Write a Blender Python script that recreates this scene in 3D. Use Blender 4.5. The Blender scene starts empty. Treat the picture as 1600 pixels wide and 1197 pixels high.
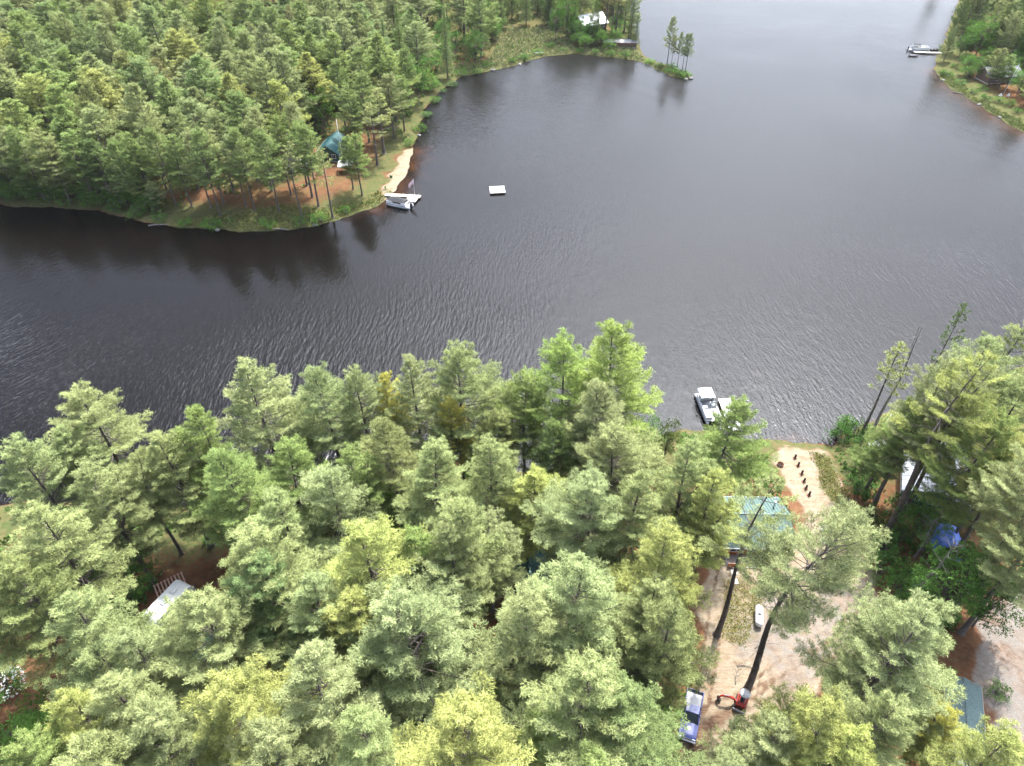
import bpy, math, random
import numpy as np
from mathutils import Vector, Matrix
PI = math.pi
C = bpy.context.scene.collection
rnd = random.Random(11)
# ------------------------------------------------------------------ camera geometry
H, PITCH, F, CX, CY = 80.0, math.radians(41.4), 1109.0, 800.0, 598.5
COSP, SINP = math.cos(PITCH), math.sin(PITCH)
def ray(u, v):
    a, b = (u-CX)/F, -(v-CY)/F
    return a, COSP + b*SINP, -SINP + b*COSP
def at(u, v, z=0.0):
    dx, dy, dz = ray(u, v)
    t = (z-H)/dz
    return dx*t, dy*t
def project(x, y, z):
    zz = z-H
    d = y*COSP - zz*SINP
    b = y*SINP + zz*COSP
    return CX + F*x/d, CY - F*b/d
# ------------------------------------------------------------------ shorelines (photo pixels -> metres)
def P(l, z=0.0): return np.array([at(u, v, z) for u, v in l])
FAR_LEFT = [(-420,300),(-60,314),(0,320),(60,325),(150,328),(215,345),(280,355),(340,360),(420,362),(490,353),(545,338),(590,322),(604,310),
  (616,298),(630,278),(643,250),(650,220),(655,195),(665,170),(690,140),(720,120),(760,112),(800,103),(850,88),(900,84),(960,90),(1000,96),
  (1025,108),(1050,119),(1074,125),(1081,120),(1068,111),(1045,102),(1015,93),(1003,84),(997,66),(990,40),(985,15),(982,-20),(990,-70),(900,-120),(-400,-120),(-800,-60),(-900,200)]
FAR_RIGHT = [(1900,330),(1760,270),(1680,240),(1600,208),(1562,185),(1522,160),(1490,140),(1470,125),(1460,108),(1462,92),(1472,70),(1482,45),(1490,25),(1497,2),(1500,-22),(1520,-60),(1700,-100),(2200,-60),(2300,150)]
NEAR = [(-420,830),(-100,800),(0,790),(100,785),(200,785),(300,790),(380,775),(480,755),(600,738),(700,722),(780,728),(830,738),(880,728),(950,705),(1020,686),
  (1060,672),(1100,672),(1150,688),(1220,690),(1260,692),(1295,693),(1322,672),(1370,650),(1440,632),(1520,606),(1600,575),(1750,530),(2100,430),(2800,700),(2600,1800),(900,1560),(-900,1800),(-900,900)]
SHORES = [P(FAR_LEFT), P(FAR_RIGHT), P(NEAR)]
def sdist(px, py, poly):
    """signed distance to a closed polygon, positive inside"""
    px = np.asarray(px, float).ravel(); py = np.asarray(py, float).ravel()
    best = np.full(px.shape, 1e18); ins = np.zeros(px.shape, bool)
    n = len(poly)
    for i in range(n):
        ax, ay = poly[i]; bx, by = poly[(i+1) % n]
        ex, ey = bx-ax, by-ay
        t = np.clip(((px-ax)*ex + (py-ay)*ey)/(ex*ex+ey*ey+1e-12), 0, 1)
        d = (px-ax-t*ex)**2 + (py-ay-t*ey)**2
        best = np.minimum(best, d)
        c = ((ay > py) != (by > py)) & (px < ex*(py-ay)/(ey if abs(ey) > 1e-12 else 1e-12) + ax)
        ins ^= c
    best = np.sqrt(best)
    return np.where(ins, best, -best)
def sm(x, a, b):
    t = np.clip((x-a)/(b-a), 0, 1)
    return t*t*(3-2*t)
def wob(x, y, s):
    return (np.sin(x/s+1.3)*np.sin(y/s*1.13+.7) + .5*np.sin(x/s*2.3+y/s*1.7) + .35*np.sin(x/s*4.1-y/s*3.7+2))/1.85
def shore(x, y):
    d = sdist(x, y, SHORES[0])
    for s in SHORES[1:]: d = np.maximum(d, sdist(x, y, s))
    return d + .65*wob(np.asarray(x, float).ravel(), np.asarray(y, float).ravel(), 2.2) + .5*wob(np.asarray(x, float).ravel()+9, np.asarray(y, float).ravel(), 6.5)
def height_d(d, x, y):
    x = np.asarray(x, float).ravel(); y = np.asarray(y, float).ravel()
    land = .30*sm(d, 0, 2.2) + .7*sm(d, 2, 14) + 1.0*sm(d, 12, 45) + .16*wob(x, y, 7)*sm(d, 4, 12)
    bed = -(.07*np.clip(-d, 0, 6) + .16*np.clip(-d-6, 0, 12))
    return np.where(d > 0, land, bed)
def gz(x, y):
    return float(height_d(shore([x], [y]), [x], [y])[0])
def ground(u, v):
    z = 0.8
    for _ in range(5):
        x, y = at(u, v, z); z = gz(x, y)
    return x, y, z
# ------------------------------------------------------------------ materials
def newmat(name):
    m = bpy.data.materials.new(name); m.use_nodes = True
    nt = m.node_tree; nt.nodes.clear()
    return m, nt, nt.nodes, nt.links
def nd(N, t, **k):
    n = N.new(t)
    for a, b in k.items(): setattr(n, a, b)
    return n
def mat(name, c, c2=None, rough=.6, scale=3.0, metal=0.0, bump=0.0, stretch=(1,1,1), trans=0.0, coat=0.0):
    m, nt, N, L = newmat(name)
    o = nd(N, 'ShaderNodeOutputMaterial'); p = nd(N, 'ShaderNodeBsdfPrincipled')
    L.new(p.outputs[0], o.inputs[0])
    p.inputs['Roughness'].default_value = rough; p.inputs['Metallic'].default_value = metal
    p.inputs['Coat Weight'].default_value = coat
    if c2 is None: c2 = tuple(x*.8 for x in c)
    tc = nd(N, 'ShaderNodeTexCoord'); mp = nd(N, 'ShaderNodeMapping'); mp.inputs['Scale'].default_value = stretch
    n = nd(N, 'ShaderNodeTexNoise'); n.inputs['Scale'].default_value = scale; n.inputs['Detail'].default_value = 5
    L.new(tc.outputs['Object'], mp.inputs[0]); L.new(mp.outputs[0], n.inputs['Vector'])
    r = nd(N, 'ShaderNodeValToRGB'); r.color_ramp.elements[0].position = .32; r.color_ramp.elements[1].position = .68
    r.color_ramp.elements[0].color = (*c2, 1); r.color_ramp.elements[1].color = (*c, 1)
    L.new(n.outputs[0], r.inputs[0]); L.new(r.outputs[0], p.inputs['Base Color'])
    if bump:
        b = nd(N, 'ShaderNodeBump'); b.inputs['Strength'].default_value = bump; b.inputs['Distance'].default_value = .05
        L.new(n.outputs[0], b.inputs['Height']); L.new(b.outputs[0], p.inputs['Normal'])
    return m
def leafmat(name, dark, light, trans=.35, gloss=.04):
    """foliage: tint of each tree from its object colour, tone of each spray from a mesh attribute"""
    m, nt, N, L = newmat(name)
    o = nd(N, 'ShaderNodeOutputMaterial')
    at_ = nd(N, 'ShaderNodeAttribute', attribute_name='tone'); oi = nd(N, 'ShaderNodeObjectInfo')
    mx = nd(N, 'ShaderNodeMix', data_type='RGBA'); mx.inputs[6].default_value = (*dark, 1); mx.inputs[7].default_value = (*light, 1)
    L.new(at_.outputs['Fac'], mx.inputs[0])
    mu = nd(N, 'ShaderNodeMix', data_type='RGBA', blend_type='MULTIPLY'); mu.inputs[0].default_value = 1
    L.new(mx.outputs[2], mu.inputs[6]); L.new(oi.outputs['Color'], mu.inputs[7])
    d = nd(N, 'ShaderNodeBsdfDiffuse'); t = nd(N, 'ShaderNodeBsdfTranslucent'); g = nd(N, 'ShaderNodeBsdfGlossy'); g.inputs['Roughness'].default_value = .45
    g.inputs['Color'].default_value = (.9,.9,.9,1)
    s1 = nd(N, 'ShaderNodeMixShader'); s1.inputs[0].default_value = trans
    s2 = nd(N, 'ShaderNodeMixShader'); s2.inputs[0].default_value = gloss
    L.new(mu.outputs[2], d.inputs[0]); L.new(mu.outputs[2], t.inputs[0])
    L.new(d.outputs[0], s1.inputs[1]); L.new(t.outputs[0], s1.inputs[2])
    L.new(s1.outputs[0], s2.inputs[1]); L.new(g.outputs[0], s2.inputs[2]); L.new(s2.outputs[0], o.inputs[0])
    return m
M = {}
M['needle'] = leafmat('needles', (.095,.122,.044), (.315,.355,.150), .12, .002)
M['leaf'] = leafmat('leaves', (.055,.11,.028), (.15,.25,.065), .15, .004)
M['bark'] = mat('bark', (.12,.098,.082), (.045,.037,.032), .9, 6, bump=.5, stretch=(1,1,.25))
M['deadbark'] = mat('dead_bark', (.22,.20,.18), (.09,.075,.065), .9, 6, bump=.4, stretch=(1,1,.25))
M['twig'] = mat('twig_wood', (.20,.165,.135), (.10,.08,.065), .9, 9)
M['white'] = mat('white_paint', (.60,.60,.58), (.50,.50,.49), .45, 2)
M['whitemetal'] = mat('white_metal', (.78,.79,.80), (.66,.67,.69), .3, .8, .1)
M['alu'] = mat('aluminium', (.55,.56,.58), (.42,.43,.45), .35, 4, .8)
M['dark'] = mat('dark_plastic', (.02,.02,.022), (.012,.012,.013), .5, 5)
M['black'] = mat('black_rubber', (.014,.014,.014), (.024,.022,.02), .85, 9)
M['greyvinyl'] = mat('grey_vinyl', (.016,.017,.02), (.010,.011,.013), .85, 1.5, bump=.3)
M['lightvinyl'] = mat('light_grey_vinyl', (.27,.295,.33), (.22,.24,.27), .6, 1.2, bump=.2)
M['tanvinyl'] = mat('tan_vinyl', (.34,.30,.24), (.26,.23,.18), .55, 4)
M['glass'] = mat('window_glass', (.03,.04,.045), (.018,.024,.028), .08, 1.5)
M['tealroof'] = mat('teal_metal_roof', (.065,.115,.10), (.048,.085,.075), .62, .6, .15, stretch=(1,.15,1))
M['greenroof'] = mat('green_metal_roof', (.02,.10,.08), (.012,.065,.052), .35, .7, .15)
M['cyanroof'] = mat('weathered_teal_roof', (.02,.085,.085), (.014,.06,.062), .4, .8, .1)
M['silverroof'] = mat('white_metal_roof', (.52,.53,.55), (.36,.37,.40), .32, .5, .2, stretch=(1,.2,1))
M['bluegreyroof'] = mat('blue_grey_roof', (.19,.235,.27), (.11,.145,.165), .6, 1.2)
M['shingle'] = mat('green_shingle', (.085,.125,.12), (.05,.075,.075), .9, 7, bump=.3)
M['greyroof'] = mat('grey_shingle', (.20,.205,.22), (.13,.135,.145), .85, 5, bump=.3)
M['redlog'] = mat('stained_log', (.34,.115,.025), (.21,.065,.015), .55, 3, stretch=(.3,1,4), bump=.3)
M['brownwall'] = mat('brown_board', (.13,.08,.055), (.075,.046,.032), .7, 3, stretch=(5,5,.5), bump=.3)
M['greenwall'] = mat('dark_green_board', (.02,.065,.055), (.012,.04,.034), .6, 3, stretch=(5,5,.4))
M['greywood'] = mat('weathered_wood', (.36,.33,.29), (.22,.195,.17), .85, 4, stretch=(.5,6,1), bump=.3)
M['palewood'] = mat('pale_wood', (.46,.42,.35), (.36,.32,.25), .75, 3, stretch=(.5,5,1), bump=.2)
M['redwood'] = mat('red_stained_deck', (.30,.13,.09), (.20,.08,.055), .75, 4, stretch=(.4,5,1))
M['pinkwood'] = mat('faded_cedar', (.42,.27,.20), (.30,.19,.14), .8, 4)
M['concrete'] = mat('concrete', (.50,.46,.39), (.42,.38,.32), .9, 6, bump=.2)
M['bluepaint'] = mat('blue_car_paint', (.035,.055,.21), (.03,.045,.18), .45, 1, .0, coat=.1)
M['redpaint'] = mat('red_machine_paint', (.36,.03,.018), (.26,.022,.014), .4, 3)
M['greypaint'] = mat('grey_paint', (.26,.26,.27), (.2,.2,.21), .45, 2)
M['bluetarp'] = mat('blue_tarp', (.085,.19,.62), (.06,.135,.50), .45, 1.2, bump=.5)
M['rust'] = mat('rusty_steel', (.16,.06,.028), (.07,.03,.018), .85, 8)
M['char'] = mat('charred_wood', (.03,.022,.018), (.012,.01,.009), .9, 8)
M['chrome'] = mat('chrome', (.7,.7,.72), (.6,.6,.62), .15, 2, 1.0)
M['lamp'] = mat('headlamp_lens', (.75,.77,.8), (.6,.62,.66), .12, 6)
M['tail'] = mat('tail_lens', (.35,.02,.015), (.25,.012,.01), .2, 6)
M['flagcloth'] = mat('pink_white_flag', (.72,.55,.60), (.62,.40,.47), .8, 3)
# ------------------------------------------------------------------ mesh helper
class MB:
    def __init__(s): s.v, s.f, s.m = [], [], []
    def add(s, vs, fs, mi=0):
        b = len(s.v); s.v += [tuple(v) for v in vs]; s.f += [tuple(b+i for i in f) for f in fs]; s.m += [mi]*len(fs); return s
    def box(s, c, d, rz=0.0, mi=0, rx=0.0, ry=0.0):
        R = Matrix.Rotation(rz, 3, 'Z') @ Matrix.Rotation(ry, 3, 'Y') @ Matrix.Rotation(rx, 3, 'X'); c = Vector(c)
        vs = [c + R @ Vector((d[0]/2*i, d[1]/2*j, d[2]/2*k)) for k in (-1,1) for j in (-1,1) for i in (-1,1)]
        return s.add(vs, [(0,2,3,1),(4,5,7,6),(0,1,5,4),(2,6,7,3),(0,4,6,2),(1,3,7,5)], mi)
    def tube(s, pts, r, n=8, mi=0, cap=True):
        pts = [Vector(p) for p in pts]; k = len(pts)
        rs = list(r) if hasattr(r, '__len__') else [r]*k
        vs = []; up = Vector((0,0,1))
        for i, p in enumerate(pts):
            d = (pts[min(i+1,k-1)]-pts[max(i-1,0)]).normalized()
            a = d.cross(up if abs(d.z) < .95 else Vector((1,0,0))).normalized(); b = d.cross(a)
            for j in range(n):
                t = 2*PI*j/n; vs.append(p + rs[i]*(math.cos(t)*a + math.sin(t)*b))
        fs = [(i*n+j, i*n+(j+1)%n, (i+1)*n+(j+1)%n, (i+1)*n+j) for i in range(k-1) for j in range(n)]
        if cap: fs += [tuple(range(n)), tuple((k-1)*n+j for j in reversed(range(n)))]
        return s.add(vs, fs, mi)
    def lathe(s, prof, n=16, c=(0,0,0), axis='z', mi=0):
        vs = []
        for r, z in prof:
            for j in range(n):
                t = 2*PI*j/n; x, y = r*math.cos(t), r*math.sin(t)
                q = (x,y,z) if axis == 'z' else ((z,x,y) if axis == 'x' else (y,z,x))
                vs.append((c[0]+q[0], c[1]+q[1], c[2]+q[2]))
        k = len(prof)
        fs = [(i*n+j, i*n+(j+1)%n, (i+1)*n+(j+1)%n, (i+1)*n+j) for i in range(k-1) for j in range(n)]
        fs += [tuple(reversed(range(n))), tuple((k-1)*n+j for j in range(n))]
        return s.add(vs, fs, mi)
    def prism(s, prof, y0, y1, mi=0, inset=0.0):
        """side profile (x,z) pushed across from y0 to y1"""
        n = len(prof); cx = sum(p[0] for p in prof)/n
        vs = [(p[0], y0, p[1]) for p in prof] + [(p[0], y1, p[1]) for p in prof]
        fs = [(i, (i+1) % n, n+(i+1) % n, n+i) for i in range(n)] + [tuple(reversed(range(n))), tuple(range(n, 2*n))]
        return s.add(vs, fs, mi)
    def poly(s, pts, mi=0): return s.add(pts, [tuple(range(len(pts)))], mi)
    def build(s, name, mats, parent=None, smooth=False, bevel=0.0):
        me = bpy.data.meshes.new(name); me.from_pydata(s.v, [], s.f)
        if not isinstance(mats, (list, tuple)): mats = [mats]
        for m in mats: me.materials.append(m)
        me.polygons.foreach_set('material_index', s.m)
        if smooth: me.polygons.foreach_set('use_smooth', [True]*len(s.f))
        me.update()
        import bmesh
        bm = bmesh.new(); bm.from_mesh(me); bmesh.ops.recalc_face_normals(bm, faces=bm.faces); bm.to_mesh(me); bm.free()
        o = bpy.data.objects.new(name, me); C.objects.link(o)
        if parent: o.parent = parent
        if bevel:
            b = o.modifiers.new('bevel', 'BEVEL'); b.width = bevel; b.segments = 2; b.limit_method = 'ANGLE'
        return o
def thing(name, label, cat, loc=(0,0,0), rz=0.0, group=None):
    o = bpy.data.objects.new(name, None); C.objects.link(o); o.empty_display_size = .3
    o.location = loc; o.rotation_euler = (0,0,rz); o['label'] = label; o['category'] = cat
    if group: o['group'] = group
    return o
def tag(o, label, cat, group=None, kind=None):
    if kind: o['kind'] = kind
    else: o['label'] = label; o['category'] = cat
    if group: o['group'] = group
    return o
SUNEL, SUNAZ, SUNP, SUNANG = 57, 26, 5.0, 1.4
SKYS, CLOUD0, CLOUD1, CLOUDC = .10, .5, .98, (3.5, 4.4, 6.2)
GLOWC, GLOWP = (106, 110, 117), 11.0
HORC = (12.5, 13, 14)
HAZE, EXPO = .00004, 1.15
WAVE, WROUGH, WROUGH2, WMIX = .2, .12, .40, .06
NIND = 125
# ------------------------------------------------------------------ setting: land, lake bed, water
ZP = {}
def zone(name, l, z=1.5): ZP[name] = P(l, z)
zone('yard', [(1222,693),(1292,696),(1322,750),(1340,800),(1348,850),(1362,900),(1375,960),(1345,1010),(1290,1062),(1262,1110),(1215,1145),(1170,1210),(1090,1270),(1050,1230),(1058,1170),(1082,1120),(1096,1060),(1098,1000),(1092,950),(1108,868),(1200,870),(1258,810),(1235,760),(1215,715)])
zone('pale', [(1180,930),(1230,900),(1330,900),(1350,960),(1320,1010),(1270,1060),(1220,1090),(1200,1040),(1150,1030),(1150,990)])
zone('drive', [(1520,930),(1680,920),(1680,1260),(1560,1260),(1540,1100),(1524,1000)])
zone('weeds', [(1128,900),(1160,900),(1200,930),(1180,985),(1190,1002),(1150,1010),(1125,990)])
zone('strip', [(1276,700),(1300,705),(1322,760),(1336,810),(1312,800),(1285,750)])
zone('ruts', [(1030,1240),(1062,1170),(1092,1118),(1150,1098),(1165,1106),(1110,1150),(1100,1240)])
zone('lawn', [(300,372),(250,352),(330,330),(420,318),(520,318),(585,300),(610,290),(600,330),(540,352),(430,372)])
zone('marsh', [(650,205),(668,165),(700,128),(760,95),(790,45),(870,40),(900,70),(990,70),(1010,92),(1085,112),(1085,130),(1000,103),(900,95),(800,115),(740,125),(690,150),(665,210)])
zone('beach', [(588,316),(594,296),(608,268),(622,244),(634,226),(652,222),(648,262),(624,305)])
zone('rightgreen', [(1452,100),(1480,108),(1530,150),(1600,185),(1680,215),(1700,260),(1600,215),(1520,170),(1470,132)])
zone('farclear', [(225,335),(300,300),(420,290),(470,290),(500,235),(560,195),(620,200),(640,235),(600,300),(520,335),(420,345),(300,345)])
zone('backlawn', [(255,770),(400,770),(400,850),(330,862),(270,840)])
xs = np.concatenate([np.arange(-330, 14, 1.0), np.arange(14, 66, .5), np.arange(66, 330.1, 1.0)])
ys = [8.0]
while ys[-1] < 520: ys.append(ys[-1] + (.42 if ys[-1] < 105 else .55) + ys[-1]*.0030)
ys = np.array(ys)
GX, GY = np.meshgrid(xs, ys)
gx, gy = GX.ravel(), GY.ravel()
gd = shore(gx, gy)
gh = height_d(gd, gx, gy)
fuzz = .9*wob(gx, gy, 1.7) + .7*wob(gx+40, gy, 4.3)
def zmask(n, soft=1.0): return sm(sdist(gx, gy, ZP[n]) + fuzz*soft*.8, -soft, soft)
sand = np.maximum(zmask('yard', 1.2), zmask('beach', 1.0))
shallow = np.maximum.reduce([zmask('beach', 7.0), zmask('rightgreen', 6.0)*.85, zmask('yard', 4)*.9])
near_shore = sm(gd, -.8, .6)*(1-sm(gd, .8, 2.2))
inA = sdist(gx, gy, SHORES[0]) > -30
nb = zmask('beach', 3.0)
sand = np.maximum(sand, near_shore*np.clip(shallow, 0, .7))
grass = np.maximum.reduce([zmask('strip', 1.2)*.8, zmask('weeds', .7)*.45, zmask('lawn', 2.5)*.8, zmask('marsh', 2.5), zmask('rightgreen', 2.0)*.85, zmask('backlawn', 2)*.75])
fringe = sm(gd, -.3, .4)*(1-sm(gd, 5, 16))*(1-nb)*(1-zmask('yard', 1.0))
grass = np.maximum(grass, fringe*.85)
grass = np.maximum(grass, .42*sm(wob(gx, gy, 9.0), -.2, .5)*(1-sand))
grass = np.maximum(grass, .64*sm(sdist(gx, gy, SHORES[0]), 4, 14)*(1-zmask('farclear', 5.0)))
grass = np.maximum(grass, .6*sm(sdist(gx, gy, SHORES[1]), 10, 22))
gravel = np.maximum(zmask('drive', 1.2), zmask('pale', 1.5)*.6)
ruts = zmask('ruts', .8)*.8
for ln, gauge in (([(1050,1260),(1072,1165),(1108,1112),(1180,1086),(1262,1050),(1328,985),(1346,905),(1322,800)], .85), ([(1095,1100),(1110,1020),(1120,950),(1135,880)], .8), ([(1175,1078),(1230,1035),(1300,1020),(1350,960)], .7)):
    p_ = P(ln, 1.8); dl = -sdist(gx, gy, np.concatenate([p_, p_[::-1]])); dl = np.abs(dl)
    ruts = np.maximum(ruts, .95*np.exp(-((dl-gauge)/.24)**2)*(.6+.4*sm(wob(gx, gy, 3.3), -.5, .3)))
nx, ny = len(xs), len(ys)
idx = np.arange(nx*ny).reshape(ny, nx)
quads = np.stack([idx[:-1,:-1], idx[:-1,1:], idx[1:,1:], idx[1:,:-1]], -1).reshape(-1, 4)
qd = gd[quads].mean(1); qs = sdist(gx, gy, ZP['yard'])[quads].mean(1); qv = sdist(gx, gy, ZP['drive'])[quads].mean(1)
def sheet(name, sel, m):
    q = quads[sel]; used, inv = np.unique(q, return_inverse=True); inv = inv.reshape(-1, 4)
    me = bpy.data.meshes.new(name)
    co = np.stack([gx[used], gy[used], gh[used]], 1)
    me.vertices.add(len(used)); me.vertices.foreach_set('co', co.ravel())
    me.loops.add(inv.size); me.loops.foreach_set('vertex_index', inv.ravel().astype(np.int32))
    me.polygons.add(len(inv)); me.polygons.foreach_set('loop_start', np.arange(0, inv.size, 4, dtype=np.int32))
    me.polygons.foreach_set('use_smooth', np.ones(len(inv), bool))
    a = me.color_attributes.new('zone', 'FLOAT_COLOR', 'POINT')
    a.data.foreach_set('color', np.stack([sand[used], grass[used], gravel[used], ruts[used]], 1).astype(np.float32).ravel())
    b = me.attributes.new('shore', 'FLOAT', 'POINT'); b.data.foreach_set('value', gd[used].astype(np.float32)); b2 = me.attributes.new('shallow', 'FLOAT', 'POINT'); b2.data.foreach_set('value', np.clip(shallow, 0, 1)[used].astype(np.float32))
    me.materials.append(m); me.update(calc_edges=True); me.validate()
    o = bpy.data.objects.new(name, me); C.objects.link(o); o['kind'] = 'structure'
    return o
def ground_mat():
    m, nt, N, L = newmat('forest_floor')
    o = nd(N, 'ShaderNodeOutputMaterial'); p = nd(N, 'ShaderNodeBsdfPrincipled'); L.new(p.outputs[0], o.inputs[0]); p.inputs['Roughness'].default_value = .95
    p.inputs['Specular IOR Level'].default_value = 0
    g = nd(N, 'ShaderNodeNewGeometry')
    def noise(s, d=5, dist=0.0, vec=None):
        n = nd(N, 'ShaderNodeTexNoise'); n.inputs['Scale'].default_value = s; n.inputs['Detail'].default_value = d; n.inputs['Distortion'].default_value = dist
        n.inputs['Roughness'].default_value = .6
        L.new(vec or g.outputs['Position'], n.inputs['Vector']); return n.outputs[0]
    def ramp(x, a, ca, b, cb, mid=None):
        r = nd(N, 'ShaderNodeValToRGB'); e = r.color_ramp.elements
        e[0].position, e[1].position = a, b; e[0].color, e[1].color = (*ca, 1), (*cb, 1)
        if mid: q = e.new(mid[0]); q.color = (*mid[1], 1)
        L.new(x, r.inputs[0]); return r.outputs[0]
    def mix(fac, a, b):
        x = nd(N, 'ShaderNodeMix', data_type='RGBA')
        L.new(fac, x.inputs[0]); L.new(a, x.inputs[6]); L.new(b, x.inputs[7]); return x.outputs[2]
    def fac(ch, n, k=.9):
        """a zone's weight broken up by noise"""
        a = nd(N, 'ShaderNodeMath', operation='MULTIPLY_ADD'); L.new(n, a.inputs[0]); a.inputs[1].default_value = k; a.inputs[2].default_value = -k/2
        b = nd(N, 'ShaderNodeMath', operation='ADD'); L.new(ch, b.inputs[0]); L.new(a.outputs[0], b.inputs[1])
        mr = nd(N, 'ShaderNodeMapRange'); mr.inputs[1].default_value = .3; mr.inputs[2].default_value = .7; L.new(b.outputs[0], mr.inputs[0]); return mr.outputs[0]
    va = nd(N, 'ShaderNodeVertexColor', layer_name='zone'); sp = nd(N, 'ShaderNodeSeparateColor'); L.new(va.outputs[0], sp.inputs[0])
    n1, n2, n3, n4 = noise(.35, 6, .6), noise(1.6, 6), noise(7, 4), noise(.9, 6, 1.0)
    litter = ramp(n1, .32, (.07,.036,.018), .70, (.17,.088,.045), (.5, (.125,.055,.027)))
    lit2 = mix(ramp(n3, .45, (0,0,0), .7, (1,1,1)), litter, ramp(n2, .3, (.05,.034,.02), .7, (.15,.105,.068)))
    mps = nd(N, 'ShaderNodeMapping'); mps.inputs['Rotation'].default_value = (0,0,.35); mps.inputs['Scale'].default_value = (.5, 2.6, 1); L.new(g.outputs['Position'], mps.inputs[0])
    streak = noise(.8, 6, 1.5, mps.outputs[0])
    sandc = mix(ramp(streak, .40, (0,0,0), .66, (1,1,1)), ramp(n2, .3, (.19,.155,.11), .7, (.265,.23,.17)), ramp(n4, .35, (.16,.10,.06), .65, (.225,.17,.115)))
    sandc = mix(ramp(n3, .56, (0,0,0), .72, (.55,.55,.55)), sandc, ramp(n2, .3, (.15,.105,.068), .7, (.2,.16,.115)))
    grassc = mix(ramp(n4, .40, (0,0,0), .62, (1,1,1)), ramp(n2, .3, (.045,.06,.02), .7, (.075,.09,.034)), ramp(n3, .35, (.08,.072,.03), .7, (.125,.105,.05)))
    gravc = ramp(n3, .3, (.13,.115,.10), .7, (.20,.18,.16)); gravc = mix(ramp(n1, .42, (0,0,0), .62, (1,1,1)), gravc, ramp(n2, .35, (.11,.078,.058), .65, (.19,.145,.115)))
    rutc = ramp(streak, .35, (.065,.04,.027), .65, (.16,.105,.068))
    col = mix(fac(sp.outputs[0], n4, .7), lit2, sandc)
    col = mix(fac(sp.outputs[2], n4, .9), col, gravc)
    col = mix(fac(va.outputs[1], n4, .8), col, rutc)
    col = mix(fac(sp.outputs[1], n2, 1.3), col, grassc)
    # the lake bed: tan sand at the edge, brown silt, deep-water darkness painted in
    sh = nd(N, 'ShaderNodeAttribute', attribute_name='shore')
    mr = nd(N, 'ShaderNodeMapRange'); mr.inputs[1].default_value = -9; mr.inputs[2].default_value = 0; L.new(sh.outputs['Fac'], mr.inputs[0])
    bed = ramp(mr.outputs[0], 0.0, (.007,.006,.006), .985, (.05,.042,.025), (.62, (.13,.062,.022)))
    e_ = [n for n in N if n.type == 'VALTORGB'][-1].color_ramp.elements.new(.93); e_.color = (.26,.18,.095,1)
    sha = nd(N, 'ShaderNodeAttribute', attribute_name='shallow'); depth_dark = nd(N, 'ShaderNodeRGB'); depth_dark.outputs[0].default_value = (.012,.010,.007,1)  # near-black colour stands in for light absorbed by deeper water
    bed = mix(sha.outputs['Fac'], depth_dark.outputs[0], bed)
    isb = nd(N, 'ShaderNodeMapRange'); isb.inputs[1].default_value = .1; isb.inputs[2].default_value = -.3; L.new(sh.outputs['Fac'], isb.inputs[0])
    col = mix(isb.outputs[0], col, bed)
    L.new(col, p.inputs['Base Color'])
    b = nd(N, 'ShaderNodeBump'); b.inputs['Strength'].default_value = .6; b.inputs['Distance'].default_value = .12
    ad = nd(N, 'ShaderNodeMath', operation='ADD'); L.new(n3, ad.inputs[0]); L.new(n2, ad.inputs[1]); L.new(ad.outputs[0], b.inputs['Height']); L.new(b.outputs[0], p.inputs['Normal'])
    return m
GM = ground_mat()
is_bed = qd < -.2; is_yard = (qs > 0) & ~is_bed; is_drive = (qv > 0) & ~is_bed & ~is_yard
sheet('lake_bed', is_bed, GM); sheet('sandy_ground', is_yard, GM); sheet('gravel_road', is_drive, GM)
sheet('ground', ~is_bed & ~is_yard & ~is_drive, GM)
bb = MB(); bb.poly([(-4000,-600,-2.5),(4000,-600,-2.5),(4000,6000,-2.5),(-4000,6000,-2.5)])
PB = mat('depth_darkened_bed', (.007,.006,.006), (.006,.005,.005), .95); [n for n in PB.node_tree.nodes if n.type == 'BSDF_PRINCIPLED'][0].inputs['Specular IOR Level'].default_value = 0  # dark mud, blackened further to stand in for light absorbed by deep water
tag(bb.build('lake_bed', PB), 0, 0, kind='structure')
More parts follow.
